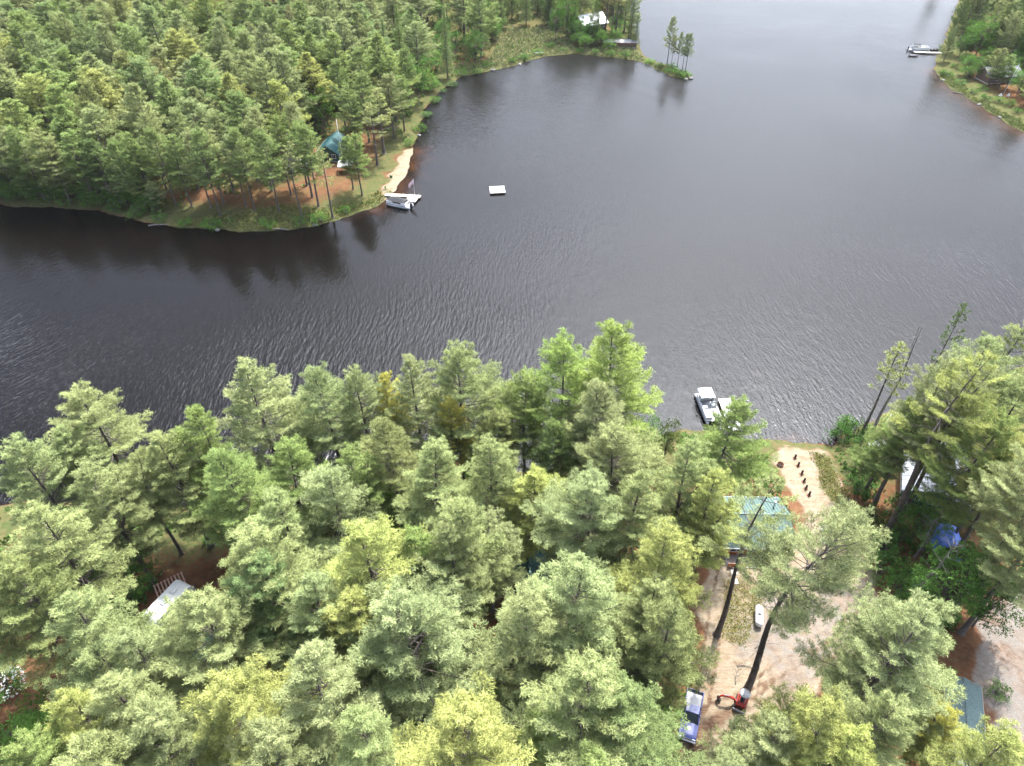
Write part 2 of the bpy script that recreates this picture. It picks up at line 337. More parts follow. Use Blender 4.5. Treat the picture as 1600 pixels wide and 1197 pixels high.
def water_mat():
    m, nt, N, L = newmat('lake_water')
    o = nd(N, 'ShaderNodeOutputMaterial'); g = nd(N, 'ShaderNodeNewGeometry')
    # wind crests: three trains of ripples that fade into one another as they turn round the point
    w = nd(N, 'ShaderNodeTexNoise'); w.inputs['Scale'].default_value = .02; w.inputs['Detail'].default_value = 1; L.new(g.outputs['Position'], w.inputs['Vector'])
    sc = nd(N, 'ShaderNodeVectorMath', operation='SCALE'); sc.inputs['Scale'].default_value = 9; L.new(w.outputs['Color'], sc.inputs[0])
    ad = nd(N, 'ShaderNodeVectorMath', operation='ADD'); L.new(g.outputs['Position'], ad.inputs[0]); L.new(sc.outputs[0], ad.inputs[1])
    def math_(op, a, b, c=None):
        m_ = nd(N, 'ShaderNodeMath', operation=op)
        for i, q in enumerate((a, b, c)):
            if q is None: continue
            if isinstance(q, (int, float)): m_.inputs[i].default_value = q
            else: L.new(q, m_.inputs[i])
        return m_.outputs[0]
    def wave(deg, lx, ly, detail):
        mp = nd(N, 'ShaderNodeMapping', vector_type='TEXTURE'); mp.inputs['Rotation'].default_value = (0,0,math.radians(deg-90)); mp.inputs['Scale'].default_value = (lx, ly, 1); mp.inputs['Location'].default_value = (deg, deg*.7, 0)
        n = nd(N, 'ShaderNodeTexNoise'); n.inputs['Scale'].default_value = 1; n.inputs['Detail'].default_value = detail; n.inputs['Roughness'].default_value = .5
        L.new(ad.outputs[0], mp.inputs[0]); L.new(mp.outputs[0], n.inputs['Vector']); return n.outputs[0]
    def train(deg): return math_('MULTIPLY_ADD', wave(deg+9, .28, .95, 1.5), .5, wave(deg-4, .54, 2.2, .8))
    sx = nd(N, 'ShaderNodeSeparateXYZ'); L.new(g.outputs['Position'], sx.inputs[0])
    def near_(cx, cy, r):
        d = nd(N, 'ShaderNodeVectorMath', operation='DISTANCE'); L.new(g.outputs['Position'], d.inputs[0]); d.inputs[1].default_value = (cx, cy, 0)
        m_ = nd(N, 'ShaderNodeMapRange', interpolation_type='SMOOTHSTEP'); m_.inputs[1].default_value = r; m_.inputs[2].default_value = r*.45; L.new(d.outputs['Value'], m_.inputs[0]); return m_.outputs[0]
    bay, west = near_(*at(730, 190), 75), near_(*at(0, 400), 80)
    def lerp(f, a, b):
        x = nd(N, 'ShaderNodeMix', data_type='FLOAT'); L.new(f, x.inputs[0]); L.new(a, x.inputs[2]); L.new(b, x.inputs[3]); return x.outputs[0]
    s1 = lerp(west, lerp(bay, train(93), train(126)), train(62))
    ax_ = nd(N, 'ShaderNodeMapRange', interpolation_type='SMOOTHSTEP'); L.new(sx.outputs[0], ax_.inputs[0])
    for i, q in ((1,-70),(2,45),(3,1.1),(4,.34)): ax_.inputs[i].default_value = q
    gn = nd(N, 'ShaderNodeTexNoise'); gn.inputs['Scale'].default_value = .035; gn.inputs['Detail'].default_value = 3; L.new(g.outputs['Position'], gn.inputs['Vector'])
    gr = nd(N, 'ShaderNodeMapRange'); L.new(gn.outputs[0], gr.inputs[0])
    for i, q in ((1,.35),(2,.65),(3,.6),(4,1.2)): gr.inputs[i].default_value = q
    le = nd(N, 'ShaderNodeAttribute', attribute_name='lee')
    class s2: outputs = [math_('MULTIPLY', math_('MULTIPLY_ADD', wave(40, .26, .36, 1.5), .15, math_('MULTIPLY', s1, ax_.outputs[0])), math_('MULTIPLY', gr.outputs[0], le.outputs['Fac']))]
    bp = nd(N, 'ShaderNodeBump'); bp.inputs['Strength'].default_value = 1; bp.inputs['Distance'].default_value = WAVE; L.new(s2.outputs[0], bp.inputs['Height'])
    fr = nd(N, 'ShaderNodeFresnel'); fr.inputs['IOR'].default_value = 1.34; L.new(bp.outputs[0], fr.inputs['Normal'])
    g1 = nd(N, 'ShaderNodeBsdfGlossy'); g1.inputs['Roughness'].default_value = WROUGH; L.new(bp.outputs[0], g1.inputs['Normal'])
    g2 = nd(N, 'ShaderNodeBsdfGlossy'); g2.inputs['Roughness'].default_value = WROUGH2; L.new(bp.outputs[0], g2.inputs['Normal'])
    gl = nd(N, 'ShaderNodeMixShader'); gl.inputs[0].default_value = WMIX; L.new(g1.outputs[0], gl.inputs[1]); L.new(g2.outputs[0], gl.inputs[2])
    tr = nd(N, 'ShaderNodeBsdfTransparent'); tr.inputs['Color'].default_value = (.40,.28,.17,1)
    mx = nd(N, 'ShaderNodeMixShader'); L.new(fr.outputs[0], mx.inputs[0]); L.new(tr.outputs[0], mx.inputs[1]); L.new(gl.outputs[0], mx.inputs[2])
    L.new(mx.outputs[0], o.inputs[0])
    return m
wx = np.concatenate([[-4000,-1200], np.arange(-330, 331, 5.0), [1200, 4000]]); wy = np.concatenate([[-600,-100], np.arange(0, 521, 5.0), [1500, 6000]])
WX, WY = np.meshgrid(wx, wy); wn, wm = len(wx), len(wy); wi = np.arange(wn*wm).reshape(wm, wn)
me = bpy.data.meshes.new('water'); me.from_pydata(np.stack([WX.ravel(), WY.ravel(), 0*WX.ravel()], 1).tolist(), [], np.stack([wi[:-1,:-1], wi[:-1,1:], wi[1:,1:], wi[1:,:-1]], -1).reshape(-1, 4).tolist())
bank = P([(-400,305),(-60,320),(60,328),(150,332),(280,358),(420,362),(490,352),(560,332)]); dbk = np.abs(sdist(WX.ravel(), WY.ravel(), np.concatenate([bank, bank[::-1]])))
at_ = me.attributes.new('lee', 'FLOAT', 'POINT'); at_.data.foreach_set('value', (.16+.84*sm(dbk, 16, 52)).astype(np.float32))
me.materials.append(water_mat()); wo = bpy.data.objects.new('water', me); C.objects.link(wo); wo['kind'] = 'structure'
UPW = 1.7
# ------------------------------------------------------------------ tree shapes (meshes shared between trees of a kind)
def spray_mesh(name, Pn, Dn, tone, size, nbl, bl, bw, seed, material, spread=.8, sub=None, width_end=0.0, posvar=1.0, flat=0.0):
    """many small needle- or leaf-sized faces round the given points"""
    R = np.random.default_rng(seed)
    Pn = np.asarray(Pn, float); Dn = np.asarray(Dn, float); n = len(Pn)
    P0 = np.repeat(Pn, nbl, 0); D0 = np.repeat(Dn, nbl, 0); S = np.repeat(np.asarray(size, float), nbl)[:, None]; T = np.repeat(np.asarray(tone, float), nbl)
    k = len(P0)
    r = R.normal(size=(k, 3)); r /= np.linalg.norm(r, axis=1, keepdims=True)+1e-9
    d = D0*(1-spread*.5) + r*spread; d /= np.linalg.norm(d, axis=1, keepdims=True)+1e-9
    off = R.normal(size=(k, 3))*.33*S*posvar; off[:, 2] *= (1-flat)
    st = P0 + off
    s = np.cross(d, np.array([0,0,1.])*UPW + R.normal(size=(k, 3))*.55); s /= np.linalg.norm(s, axis=1, keepdims=True)+1e-9
    ln = bl*S*R.uniform(.7, 1.25, (k, 1))*2; wd = bw*S*R.uniform(.7, 1.3, (k, 1))*2
    if width_end > 0:   # a leaf: diamond
        co = np.stack([st, st+d*ln*.5+s*wd*.5, st+d*ln, st+d*ln*.5-s*wd*.5], 1); m = 4
    else:               # a needle bundle: narrow triangle
        co = np.stack([st-s*wd*.5, st+s*wd*.5, st+d*ln], 1); m = 3
    tv = np.clip(T + R.normal(size=k)*.10, 0, 1.3)
    me = bpy.data.meshes.new(name)
    me.vertices.add(k*m); me.vertices.foreach_set('co', co.astype(np.float32).ravel())
    me.loops.add(k*m); me.loops.foreach_set('vertex_index', np.arange(k*m, dtype=np.int32))
    me.polygons.add(k); me.polygons.foreach_set('loop_start', np.arange(0, k*m, m, dtype=np.int32))
    at_ = me.attributes.new('tone', 'FLOAT', 'POINT'); at_.data.foreach_set('value', np.repeat(tv, m).astype(np.float32))
    me.materials.append(material); me.update(calc_edges=True)
    return me
def wood_mesh(name, mb, mats):
    me = bpy.data.meshes.new(name); me.from_pydata(mb.v, [], mb.f)
    for m in mats: me.materials.append(m)
    me.polygons.foreach_set('material_index', mb.m); me.polygons.foreach_set('use_smooth', [True]*len(mb.f)); me.update()
    return me
def pine(seed, h, cb, R, wh=.92, nb=6, nbl=24, ts=.33, bl=.36, bw=.064, step=.27, tstep=.25, top=.85, gap=.14, inner=.30, dead=12, bend=.3, woodn=6, lowdroop=-.08, twl=1.0, fork=0.0):
    g = random.Random(seed); mb = MB(); Pn, Dn, Tn, Sn = [], [], [], []
    ph1, ph2 = g.uniform(0, 6), g.uniform(0, 6); bx, by = g.uniform(-bend, bend), g.uniform(-bend, bend)
    def ax(z):
        t = z/h; return Vector((bx*math.sin(t*4+ph1)*t*2, by*math.sin(t*5+ph2)*t*2, z))
    r0 = .0115*h + .03
    tp = [ax(h*i/12) for i in range(13)]
    mb.tube([tp[0], ax(.35), ax(.9)]+tp[1:], [r0*1.75, r0*1.25, r0*1.04]+[r0*(1-.93*i/12) for i in range(1, 13)], woodn+2)
    zc = cb*h
    def tuft(p, d, t, s):
        Pn.append(p); Dn.append(d); Tn.append(t); Sn.append(s)
    stems = [(ax, zc, h, R)]
    if fork:
        fa = g.uniform(0, 6.28); z0 = h*g.uniform(.42, .55); hf = h*g.uniform(.84, .95)
        def ax2(z): return ax(min(z, z0)) + (Vector((math.cos(fa), math.sin(fa), 0))*fork*min(1, ((z-z0)/(hf-z0))**.6) + Vector((0,0,z-z0)) if z > z0 else Vector((0,0,0)))
        mb.tube([ax2(z0+(hf-z0)*i/6) for i in range(7)], [r0*.6*(1-.9*i/6) for i in range(7)], woodn)
        stems = [(ax, zc, h, R*.86), (ax2, z0+.12*h, hf, R*.66)]
    for axs, zs, hs, RR in stems:
        z = zs; lay = 0
        while z < hs-.25:
            t = (z-zs)/(hs-zs)
            prof = (1-t**1.25)**.78*(.62+.38*min(1, t/.2)) + .10
            layer = g.uniform(.62, 1.15)
            k = max(3, int(round(nb*g.uniform(.75, 1.2)))); a0 = g.uniform(0, 6.28)
            for i in range(k):
                if g.random() < gap: continue
                az = a0 + 6.283*i/k + g.uniform(-.35, .35)
                lob = 1 + .20*math.sin(az+ph1) + .14*math.sin(2*az+ph2+z*.25)
                L = max(.35, RR*prof*layer*lob*g.uniform(.72, 1.12))
                e0 = lowdroop + (top-lowdroop)*t**1.35 + g.uniform(-.12, .12); cu = g.uniform(.05, .26)
                hx, hy = math.cos(az), math.sin(az); side = Vector((-hy, hx, 0)); b0 = axs(z); bnd = g.uniform(-.18, .18)
                def bp(s): return b0 + Vector((hx, hy, 0))*(L*s*math.cos(e0)) + side*(L*bnd*s*s) + Vector((0,0, L*(math.sin(e0)*s + cu*s*s - .10*math.sin(PI*s))))
                rb = .011*L + .012
                mb.tube([bp(0), bp(.35), bp(.7), bp(1)], [rb, rb*.75, rb*.45, rb*.15], 4, cap=False)
                bt = g.uniform(.25, .75)
                s = inner + g.uniform(0, .12); sgn = 1
                while s <= 1.0:
                    p = bp(s); fw = (bp(min(1, s+.04))-bp(s-.04)).normalized()
                    tl = L*(.50*(1-s)+.13)*g.uniform(.7, 1.25)*min(1, .45+s)*twl
                    ang = g.uniform(.65, 1.05)*sgn; sgn = -sgn
                    td = (fw*math.cos(ang) + side*math.sin(ang) + Vector((0,0,g.uniform(-.08,.22)))).normalized()
                    q = .12
                    while q < tl:
                        u = q/tl
                        tuft(p+td*q+Vector((0,0,.12*q*u)), td+Vector((0,0,.45)), bt + .22*(u-.5) + g.uniform(-.18,.18) + .10*s, ts*g.uniform(.8,1.25))
                        q += tstep*g.uniform(.8, 1.25)
                    s += step/max(L, .8)*g.uniform(.8, 1.2)
                for q in range(3): tuft(bp(1-.05*q), (bp(1)-bp(.9)).normalized()+Vector((0,0,.4)), bt+.25, ts*1.1)
            z += wh*g.uniform(.75, 1.3)*(1-.35*t); lay += 1
    for q in range(6): tuft(ax(h-.28*q), Vector((0,0,1)), .75, ts)
    for i in range(dead):
        zz = zc*g.uniform(.5, 1.3); az = g.uniform(0, 6.28); L = g.uniform(.8, 3.0); b0 = ax(zz); v = Vector((math.cos(az), math.sin(az), g.uniform(-.25,.15)))
        mb.tube([b0, b0+v*L*.5, b0+v*L+Vector((0,0,g.uniform(-.3,.1)))], [.035,.022,.008], 4, mi=1, cap=False)
    return (spray_mesh('crown', Pn, Dn, Tn, Sn, nbl, bl, bw, seed, M['needle'], .85, flat=.4), wood_mesh('trunk', mb, [M['bark'], M['twig']]), len(Pn))
def spruce(seed, h, R, nbl=8, ts=.3, wh=.5, nb=7):
    g = random.Random(seed); mb = MB(); Pn, Dn, Tn, Sn = [], [], [], []
    mb.tube([(0,0,0),(0,0,h*.5),(0,0,h)], [.012*h+.03,.007*h,.01], 7)
    z = h*.10
    while z < h-.3:
        t = z/h; k = max(4, int(nb*(1-.3*t))); a0 = g.uniform(0, 6.28)
        for i in range(k):
            if g.random() < .1: continue
            az = a0+6.283*i/k+g.uniform(-.3,.3); L = (R*(1-t)**.85+.15)*g.uniform(.7,1.15); dr = g.uniform(.15,.4)*(1-t)-.25*t; d = Vector((math.cos(az), math.sin(az), 0)); sd = Vector((-d.y, d.x, 0)); bt = g.uniform(.2,.7)
            mb.tube([(0,0,z), Vector((0,0,z-dr*L))+d*L], [.03,.008], 3, cap=False)
            s = .2
            while s < 1.02:
                p = Vector((0,0,z-dr*L*s+.12*L*s*s))+d*L*s; w = (.34*(1-s)+.10)*L
                for q in (-1,-.45,.45,1):
                    Pn.append(p+sd*w*q+d*abs(w*q)*.4); Dn.append(d+sd*q*.6+Vector((0,0,-.1))); Tn.append(bt+g.uniform(-.15,.15)+.2*(s-.5)); Sn.append(ts*g.uniform(.8,1.2))
                s += .42/max(L,.6)
        z += wh*g.uniform(.8,1.2)
    return (spray_mesh('crown', Pn, Dn, Tn, Sn, nbl, .36, .10, seed, M['needle'], .8, flat=.4), wood_mesh('trunk', mb, [M['bark']]), len(Pn))
def broadleaf(seed, h, cb, R, ncl=60, leaves=110, lsz=.16, cr=.85, mat_=None, multi=1, low=False):
    g = random.Random(seed); mb = MB(); Pn, Dn, Tn, Sn = [], [], [], []
    zc = (h+cb*h)/2; rz = (h-cb*h)/2
    bases = [Vector((g.uniform(-.4,.4)*(multi>1), g.uniform(-.4,.4)*(multi>1), 0)) for _ in range(multi)]
    for b in bases: mb.tube([b, b*1.3+Vector((g.uniform(-.2,.2),g.uniform(-.2,.2),h*.35)), b*2+Vector((g.uniform(-.5,.5),g.uniform(-.5,.5),h*.75))], [.011*h+.03,.008*h+.02,.012], 6)
    ph = g.uniform(0,6)
    for i in range(ncl):
        ct = g.uniform(-.75, 1); az = g.uniform(0, 6.283); st = math.sqrt(1-ct*ct); f = g.uniform(.55,1.02)*(1+.2*math.sin(2*az+ph)+.12*math.sin(3*az+2*ph))
        c = Vector((R*st*math.cos(az)*f, R*st*math.sin(az)*f, zc+rz*ct*min(f,1.02)))
        b = g.choice(bases); mb.tube([b*1.4+Vector((0,0,max(.3,c.z*.45))), c*.55+Vector((0,0,c.z*.3)), c], [.035,.022,.006], 3, cap=False)
        bt = g.uniform(.1,.9); o = Vector((c.x, c.y, (c.z-zc)*.8+R*.35)).normalized(); rr = cr*g.uniform(.7,1.25)
        for q in range(leaves//6):
            v = Vector((g.gauss(0,1), g.gauss(0,1), g.gauss(0,.62))); v *= rr*.52
            Pn.append(c+v); Dn.append(o*.6+v.normalized()*.5+Vector((0,0,.3))); Tn.append(bt+g.uniform(-.2,.2)); Sn.append(lsz*g.uniform(.8,1.25))
    return (spray_mesh('crown', Pn, Dn, Tn, Sn, 6, .62, .42, seed, mat_ or M['leaf'], .8, width_end=1, posvar=1.5), wood_mesh('trunk', mb, [M['bark']]), len(Pn))
def snag(seed, h, nbr=16, fork=True):
    g = random.Random(seed); mb = MB()
    def ax(z): return Vector((.25*math.sin(z*.3), .2*math.sin(z*.37+1), z))
    mb.tube([ax(h*i/8) for i in range(9)], [(.012*h+.02)*(1-.88*i/8) for i in range(9)], 8)
    if fork: mb.tube([ax(h*.62), ax(h*.75)+Vector((.5,.1,0)), ax(h*.97)+Vector((.9,.15,0))], [.09,.06,.02], 6)
    for i in range(nbr):
        z = h*g.uniform(.4,.97); az = g.uniform(0,6.28); L = g.uniform(.5,2.0); v = Vector((math.cos(az), math.sin(az), g.uniform(-.2,.35)))
        e = ax(z)+v*L; mb.tube([ax(z), ax(z)+v*L*.55+Vector((0,0,-.08)), e], [.04,.024,.007], 4, cap=False)
        if g.random() < .6: mb.tube([ax(z)+v*L*.5, e+Vector((g.uniform(-.5,.5), g.uniform(-.5,.5), .2))], [.018,.006], 3, cap=False)
    return wood_mesh('trunk', mb, [M['deadbark']])
PN, PF = [], []   # near and far pines: (crown, trunk, height, radius)
for i, (h, cb, R, kw) in enumerate([(24,.34,5.0,{}),(25,.42,5.4,dict(wh=.9)),(23,.30,4.4,dict(wh=.7)),(26,.46,5.2,dict(gap=.22, wh=.95)),(22,.36,4.8,dict(top=.7)),(24,.26,4.0,dict(top=1.0, wh=.65)),(25,.40,5.0,dict(bend=.6)),(21,.32,4.2,{}),(27,.30,5.4,dict(gap=.25,wh=1.1)),(31,.52,5.4,dict(gap=.24,wh=1.05,bend=1.0,dead=12)),(31,.56,5.0,dict(gap=.42,wh=1.25,bend=.8,dead=14,inner=.42)),(25,.34,5.6,dict(fork=2.6,wh=1.0)),(24,.30,5.0,dict(fork=1.8,gap=.2,top=.7)),(26,.38,5.4,dict(fork=3.2,wh=1.1,gap=.22))]):
    c, t, n = pine(100+i, h, cb, R, **kw); PN.append((c, t, h, R))
for i, (h, cb, R, kw) in enumerate([(21,.28,4.8,{}),(22,.34,5.2,dict(wh=1.0)),(20,.24,4.6,{}),(23,.42,5.0,dict(gap=.2)),(20,.30,5.0,{}),(22,.22,4.4,dict(top=1.0))]):
    c, t, n = pine(200+i, h, cb, R, wh=kw.pop('wh', .85), step=.36, tstep=.34, nbl=14, ts=.44, bl=.40, bw=.10, woodn=4, **kw); PF.append((c, t, h, R))
RP = []           # red pines: bare stem, tuft-ended open crown
for i, (h, cb, R) in enumerate([(19,.55,2.9),(18,.5,2.6),(20,.58,2.7)]):
    c, t, n = pine(300+i, h, cb, R, wh=.95, nb=5, step=.42, tstep=.38, nbl=9, ts=.40, inner=.42, gap=.2, dead=10, bl=.40, bw=.12); RP.append((c, t, h, R))
SP = []
for i, (h, R) in enumerate([(20,2.9),(22,3.2),(18,2.6)]):
    c, t, n = spruce(400+i, h, R); SP.append((c, t, h, R))
BL = []
for i, (h, cb, R, ncl) in enumerate([(11,.22,3.6,70),(9,.18,3.2,60),(13,.25,4.2,85)]):
    c, t, n = broadleaf(500+i, h, cb, R, ncl); BL.append((c, t, h, R))
SH = []
for i, (h, R, ncl) in enumerate([(2.6,1.7,26),(2.0,1.5,22),(3.2,1.8,30)]):
    c, t, n = broadleaf(600+i, h, .02, R, ncl, 60, .13, .62, multi=3); SH.append((c, t, h, R))
SN = [snag(700, 20), snag(701, 15, 22, False), snag(702, 9, 26, False)]
TONE = {'sage':((1.02,1.02,1.02),'pale sage green'), 'yel':((1.16,1.10,.80),'yellow-green'), 'straw':((1.55,1.28,.72),'straw yellow'), 'mid':((.82,.92,.70),'mid green'),
        'fresh':((.94,1.06,.70),'fresh bright green'), 'dark':((.48,.58,.44),'dark green'), 'olive':((.88,.86,.78),'grey olive'), 'blue':((.78,.90,.80),'bluish green'), 'brown':((.90,.72,.62),'thin brownish')}
TREES = []
def tree(kind, proto, x, y, z, h, R, tone, rz=None, lean=(0,0), label=None, group=None, cat='tree', var=.07):
    c, t, h0, R0 = proto
    o = thing(kind, label, cat, (x, y, z-.12), rnd.uniform(0, 6.28) if rz is None else rz, group)
    o.rotation_euler[0], o.rotation_euler[1] = lean
    o.scale = (R/R0, R/R0, h/h0)
    tr = bpy.data.objects.new('trunk', t); tr.parent = o; C.objects.link(tr)
    cr = bpy.data.objects.new('crown', c); cr.parent = o; C.objects.link(cr)
    tc = TONE[tone][0]; k = rnd.uniform(1-var, 1+var)
    cr.color = (tc[0]*k*rnd.uniform(.96,1.04), tc[1]*k, tc[2]*k*rnd.uniform(.93,1.07), 1)
    u, v = project(x, y, z+h*.8)
    TREES.append(dict(o=o, kind=kind, tone=tone, x=x, y=y, u=u, v=v, h=h, group=group, fixed=bool(label)))
    return o
def apex(u, v, h):
    z = 2.0
    for _ in range(4):
        x, y = at(u, v, z+h); z = gz(x, y)
    return x, y, max(z, .05)
# near trees by the top of each crown in the photo: u, v, height, crown radius, tone
NEAR_PINES = [(120,604,24,5.0,'sage'),(20,698,23,4.6,'sage'),(95,668,22,4.0,'sage'),(250,682,21,4.6,'sage'),(385,572,25,5.4,'sage'),(300,640,23,4.4,'mid'),(495,576,24,4.6,'sage'),(552,582,22,3.4,'sage'),
 (602,584,20,3.0,'straw'),(642,562,23,3.8,'sage'),(710,546,25,4.6,'sage'),(702,624,19,3.2,'straw'),(882,535,25,4.6,'fresh'),(822,582,21,3.4,'mid'),(965,509,27,5.6,'fresh'),(940,600,23,4.6,'sage'),(1150,626,22,4.4,'mid'),
 (132,728,22,4.6,'sage'),(345,705,22,4.4,'mid'),(440,690,22,4.2,'mid'),(505,735,23,5.0,'sage'),(600,655,21,3.8,'olive'),(672,690,21,4.0,'sage'),(765,690,21,4.2,'sage'),(870,660,17,3.4,'mid'),(960,676,21,4.8,'sage'),
 (1085,690,22,4.6,'sage'),(838,742,17,4.4,'yel'),(935,745,22,4.4,'sage'),(715,785,25,4.8,'sage'),(570,832,25,5.8,'yel'),(378,838,24,5.0,'sage'),(425,772,23,4.6,'sage'),(48,790,24,5.0,'sage'),(15,870,23,4.4,'olive'),
 (112,935,25,5.4,'sage'),(192,988,23,4.2,'sage'),(306,926,24,4.6,'sage'),(400,872,23,4.6,'blue'),(480,905,22,4.2,'sage'),(625,950,25,5.6,'sage'),(545,930,22,4.2,'yel'),(475,1024,26,5.6,'sage'),(340,1082,25,5.2,'yel'),(172,1066,24,5.2,'sage'),
 (95,1085,23,4.4,'yel'),(712,1105,27,6.0,'yel'),(825,932,25,5.0,'sage'),(905,872,25,5.2,'sage'),(912,1034,26,5.8,'sage'),(1044,826,23,4.8,'yel'),(1056,940,23,4.3,'olive'),(966,1080,23,4.6,'blue'),(1125,738,21,4.4,'yel'),
 (1308,1098,24,4.3,'yel'),(1400,1088,23,4.4,'sage'),(1222,1132,20,4.2,'sage'),(1335,1150,23,4.6,'yel'),(1478,1112,15,3.0,'straw'),(1580,1148,21,4.4,'yel'),(650,838,22,4.2,'mid'),(240,1100,24,4.8,'sage'),(560,1120,24,4.8,'sage'),
 (120,1165,24,5.0,'sage'),(20,1160,23,4.6,'mid'),(765,802,19,3.4,'sage'),(1000,742,21,4.2,'sage'),(1020,905,20,3.8,'sage'),(860,1110,22,4.0,'mid'),(1465,945,24,4.6,'sage'),(420,1130,24,4.6,'sage'),(1150,1190,20,3.6,'sage'),(935,1180,23,4.6,'mid'),
 (780,640,18,3.2,'olive'),(545,700,20,3.6,'mid'),(1485,560,26,4.4,'sage'),(1522,588,25,4.0,'yel'),(1560,520,26,4.6,'sage'),(1606,500,26,4.6,'sage'),(1575,645,25,4.4,'mid'),(1615,590,24,4.2,'sage'),
 (1660,722,26,4.4,'sage'),(1592,650,18,3.8,'sage'),(1560,735,14,3.4,'sage'),(1672,778,25,4.4,'sage'),(1622,680,24,4.2,'yel')]
for i, (u, v, h, R, tn) in enumerate(NEAR_PINES):
    R *= 1.34 if u < 1040 and v < 1000 else 1.22
    x, y, z = apex(u, v, h)
    p = PN[4] if u in (882, 120) else PN[0] if u in (965, 385) else PN[(3, 9, 8, 1)[i % 4]] if u > 1430 and v < 800 else PN[(0,11,3,8,12,1,6,13,4,2,11,5,8,12,7,13)[(i*5+i//3) % 16]] if R > 3.5 else PN[(2, 5, 7)[i % 3]]
    tree('white_pine', p, x, y, z, h, R, tn, group='white pines on the near shore')
# near trees by the foot of the trunk where the photo shows it
for u, v, h, R, tn, pi, rz in [(1165,1082,33,5.8,'sage',9,1.0),(1120,992,28,4.6,'sage',10,2.4),(1383,832,31,5.4,'yel',10,2.),(1404,812,28,4.4,'sage',10,.9),(720,1022,24,4.8,'sage',3,.2),(284,866,20,3.4,'sage',9,1.6),(1288,1172,26,5.6,'sage',9,2.2),(1362,792,19,3.4,'mid',3,.3),(1352,768,18,3.2,'mid',5,.3)]:
    x, y, z = ground(u, v); tree('white_pine', PN[pi], x, y, z, h, R, tn, rz, group='white pines on the near shore')
x, y, z = ground(1344,682); tree('red_pine', RP[0], x, y, z, 19, 3.0, 'olive', .5, label='thin red pine with open crown rising over the water beside the dark shoreline shrubs')
x, y, z = ground(1425,640); tree('red_pine', RP[1], x, y, z, 21, 2.0, 'dark', .5, label='narrow dark red pine top standing above the right-hand pine cluster against the lake')
x, y, z = apex(800,600,17); tree('red_pine', RP[2], x, y, z, 17, 3.0, 'dark', .5, label='dark thin pine at the waterline in the gap left of the two bright green pines')
def dead(proto, u, v, h, h0, label, lean=(0,0)):
    x, y, z = ground(u, v); o = thing('dead_tree', label, 'dead tree', (x, y, z-.1), rnd.uniform(0,6)); o.scale = (1,1,h/h0); o.rotation_euler[0], o.rotation_euler[1] = lean
    t = bpy.data.objects.new('trunk', proto); t.parent = o; C.objects.link(t); return o
dead(SN[0], 1368, 668, 20, 20, 'bare forked dead pine sticking up above the pines against the lake')
dead(SN[1], 1415, 957, 15, 15, 'grey leafless dead trunk with broken pale branches below the blue tarp shelter')
dead(SN[2], 1426, 870, 9, 9, 'slim dead trunk leaning beside the blue tarp shelter', (0,.05))
# broadleaf trees and shrubs on the near shore
for u, v, h, R, tn, pi, lab in [(1070,786,10,3.4,'mid',0,'dark green broadleaf tree beside the teal roofed log cabin'),(740,672,10,2.8,'fresh',1,'vivid green broadleaf tree among the pines below the pale yellow pine'),(1012,655,8,2.4,'fresh',1,'bright green broadleaf tree by the water under the tallest shoreline pine'),
  (168,868,9,3.6,'mid',0,'rounded dark green broadleaf tree beside the orange needle path'),(595,762,11,3.2,'fresh',1,'bright green broadleaf tree wedged between two pale pines mid forest'),(960,880,10,3.0,'mid',1,'broadleaf tree standing behind the pine right of the dark green roofed shed'),(1530,868,12,4.8,'mid',2,'spreading broadleaf tree beside the dead trunk above the gravel road'),
  (1006,1062,8,2.8,'fresh',1,'bright green broadleaf tree left of the blue pickup truck'),(45,1112,8,2.8,'fresh',0,'vivid green broadleaf tree near the bottom left corner'),(1465,775,9,2.8,'mid',1,'leafy tree with serrated edge in front of the white metal roof'),(625,1070,8,3.0,'mid',0,'dark green broadleaf tree in the gap below the big pale pine'),(1050,655,9,1.6,'brown',1,'thin reddish young tree at the waterline left of the pontoon boat'),
  (1580,905,10,3.4,'dark',2,'dark broadleaf tree at the right frame edge above the gravel road')]:
    x, y, z = apex(u, v, h); tree('broadleaf_tree', BL[pi], x, y, z, h, R, tn, label=lab)
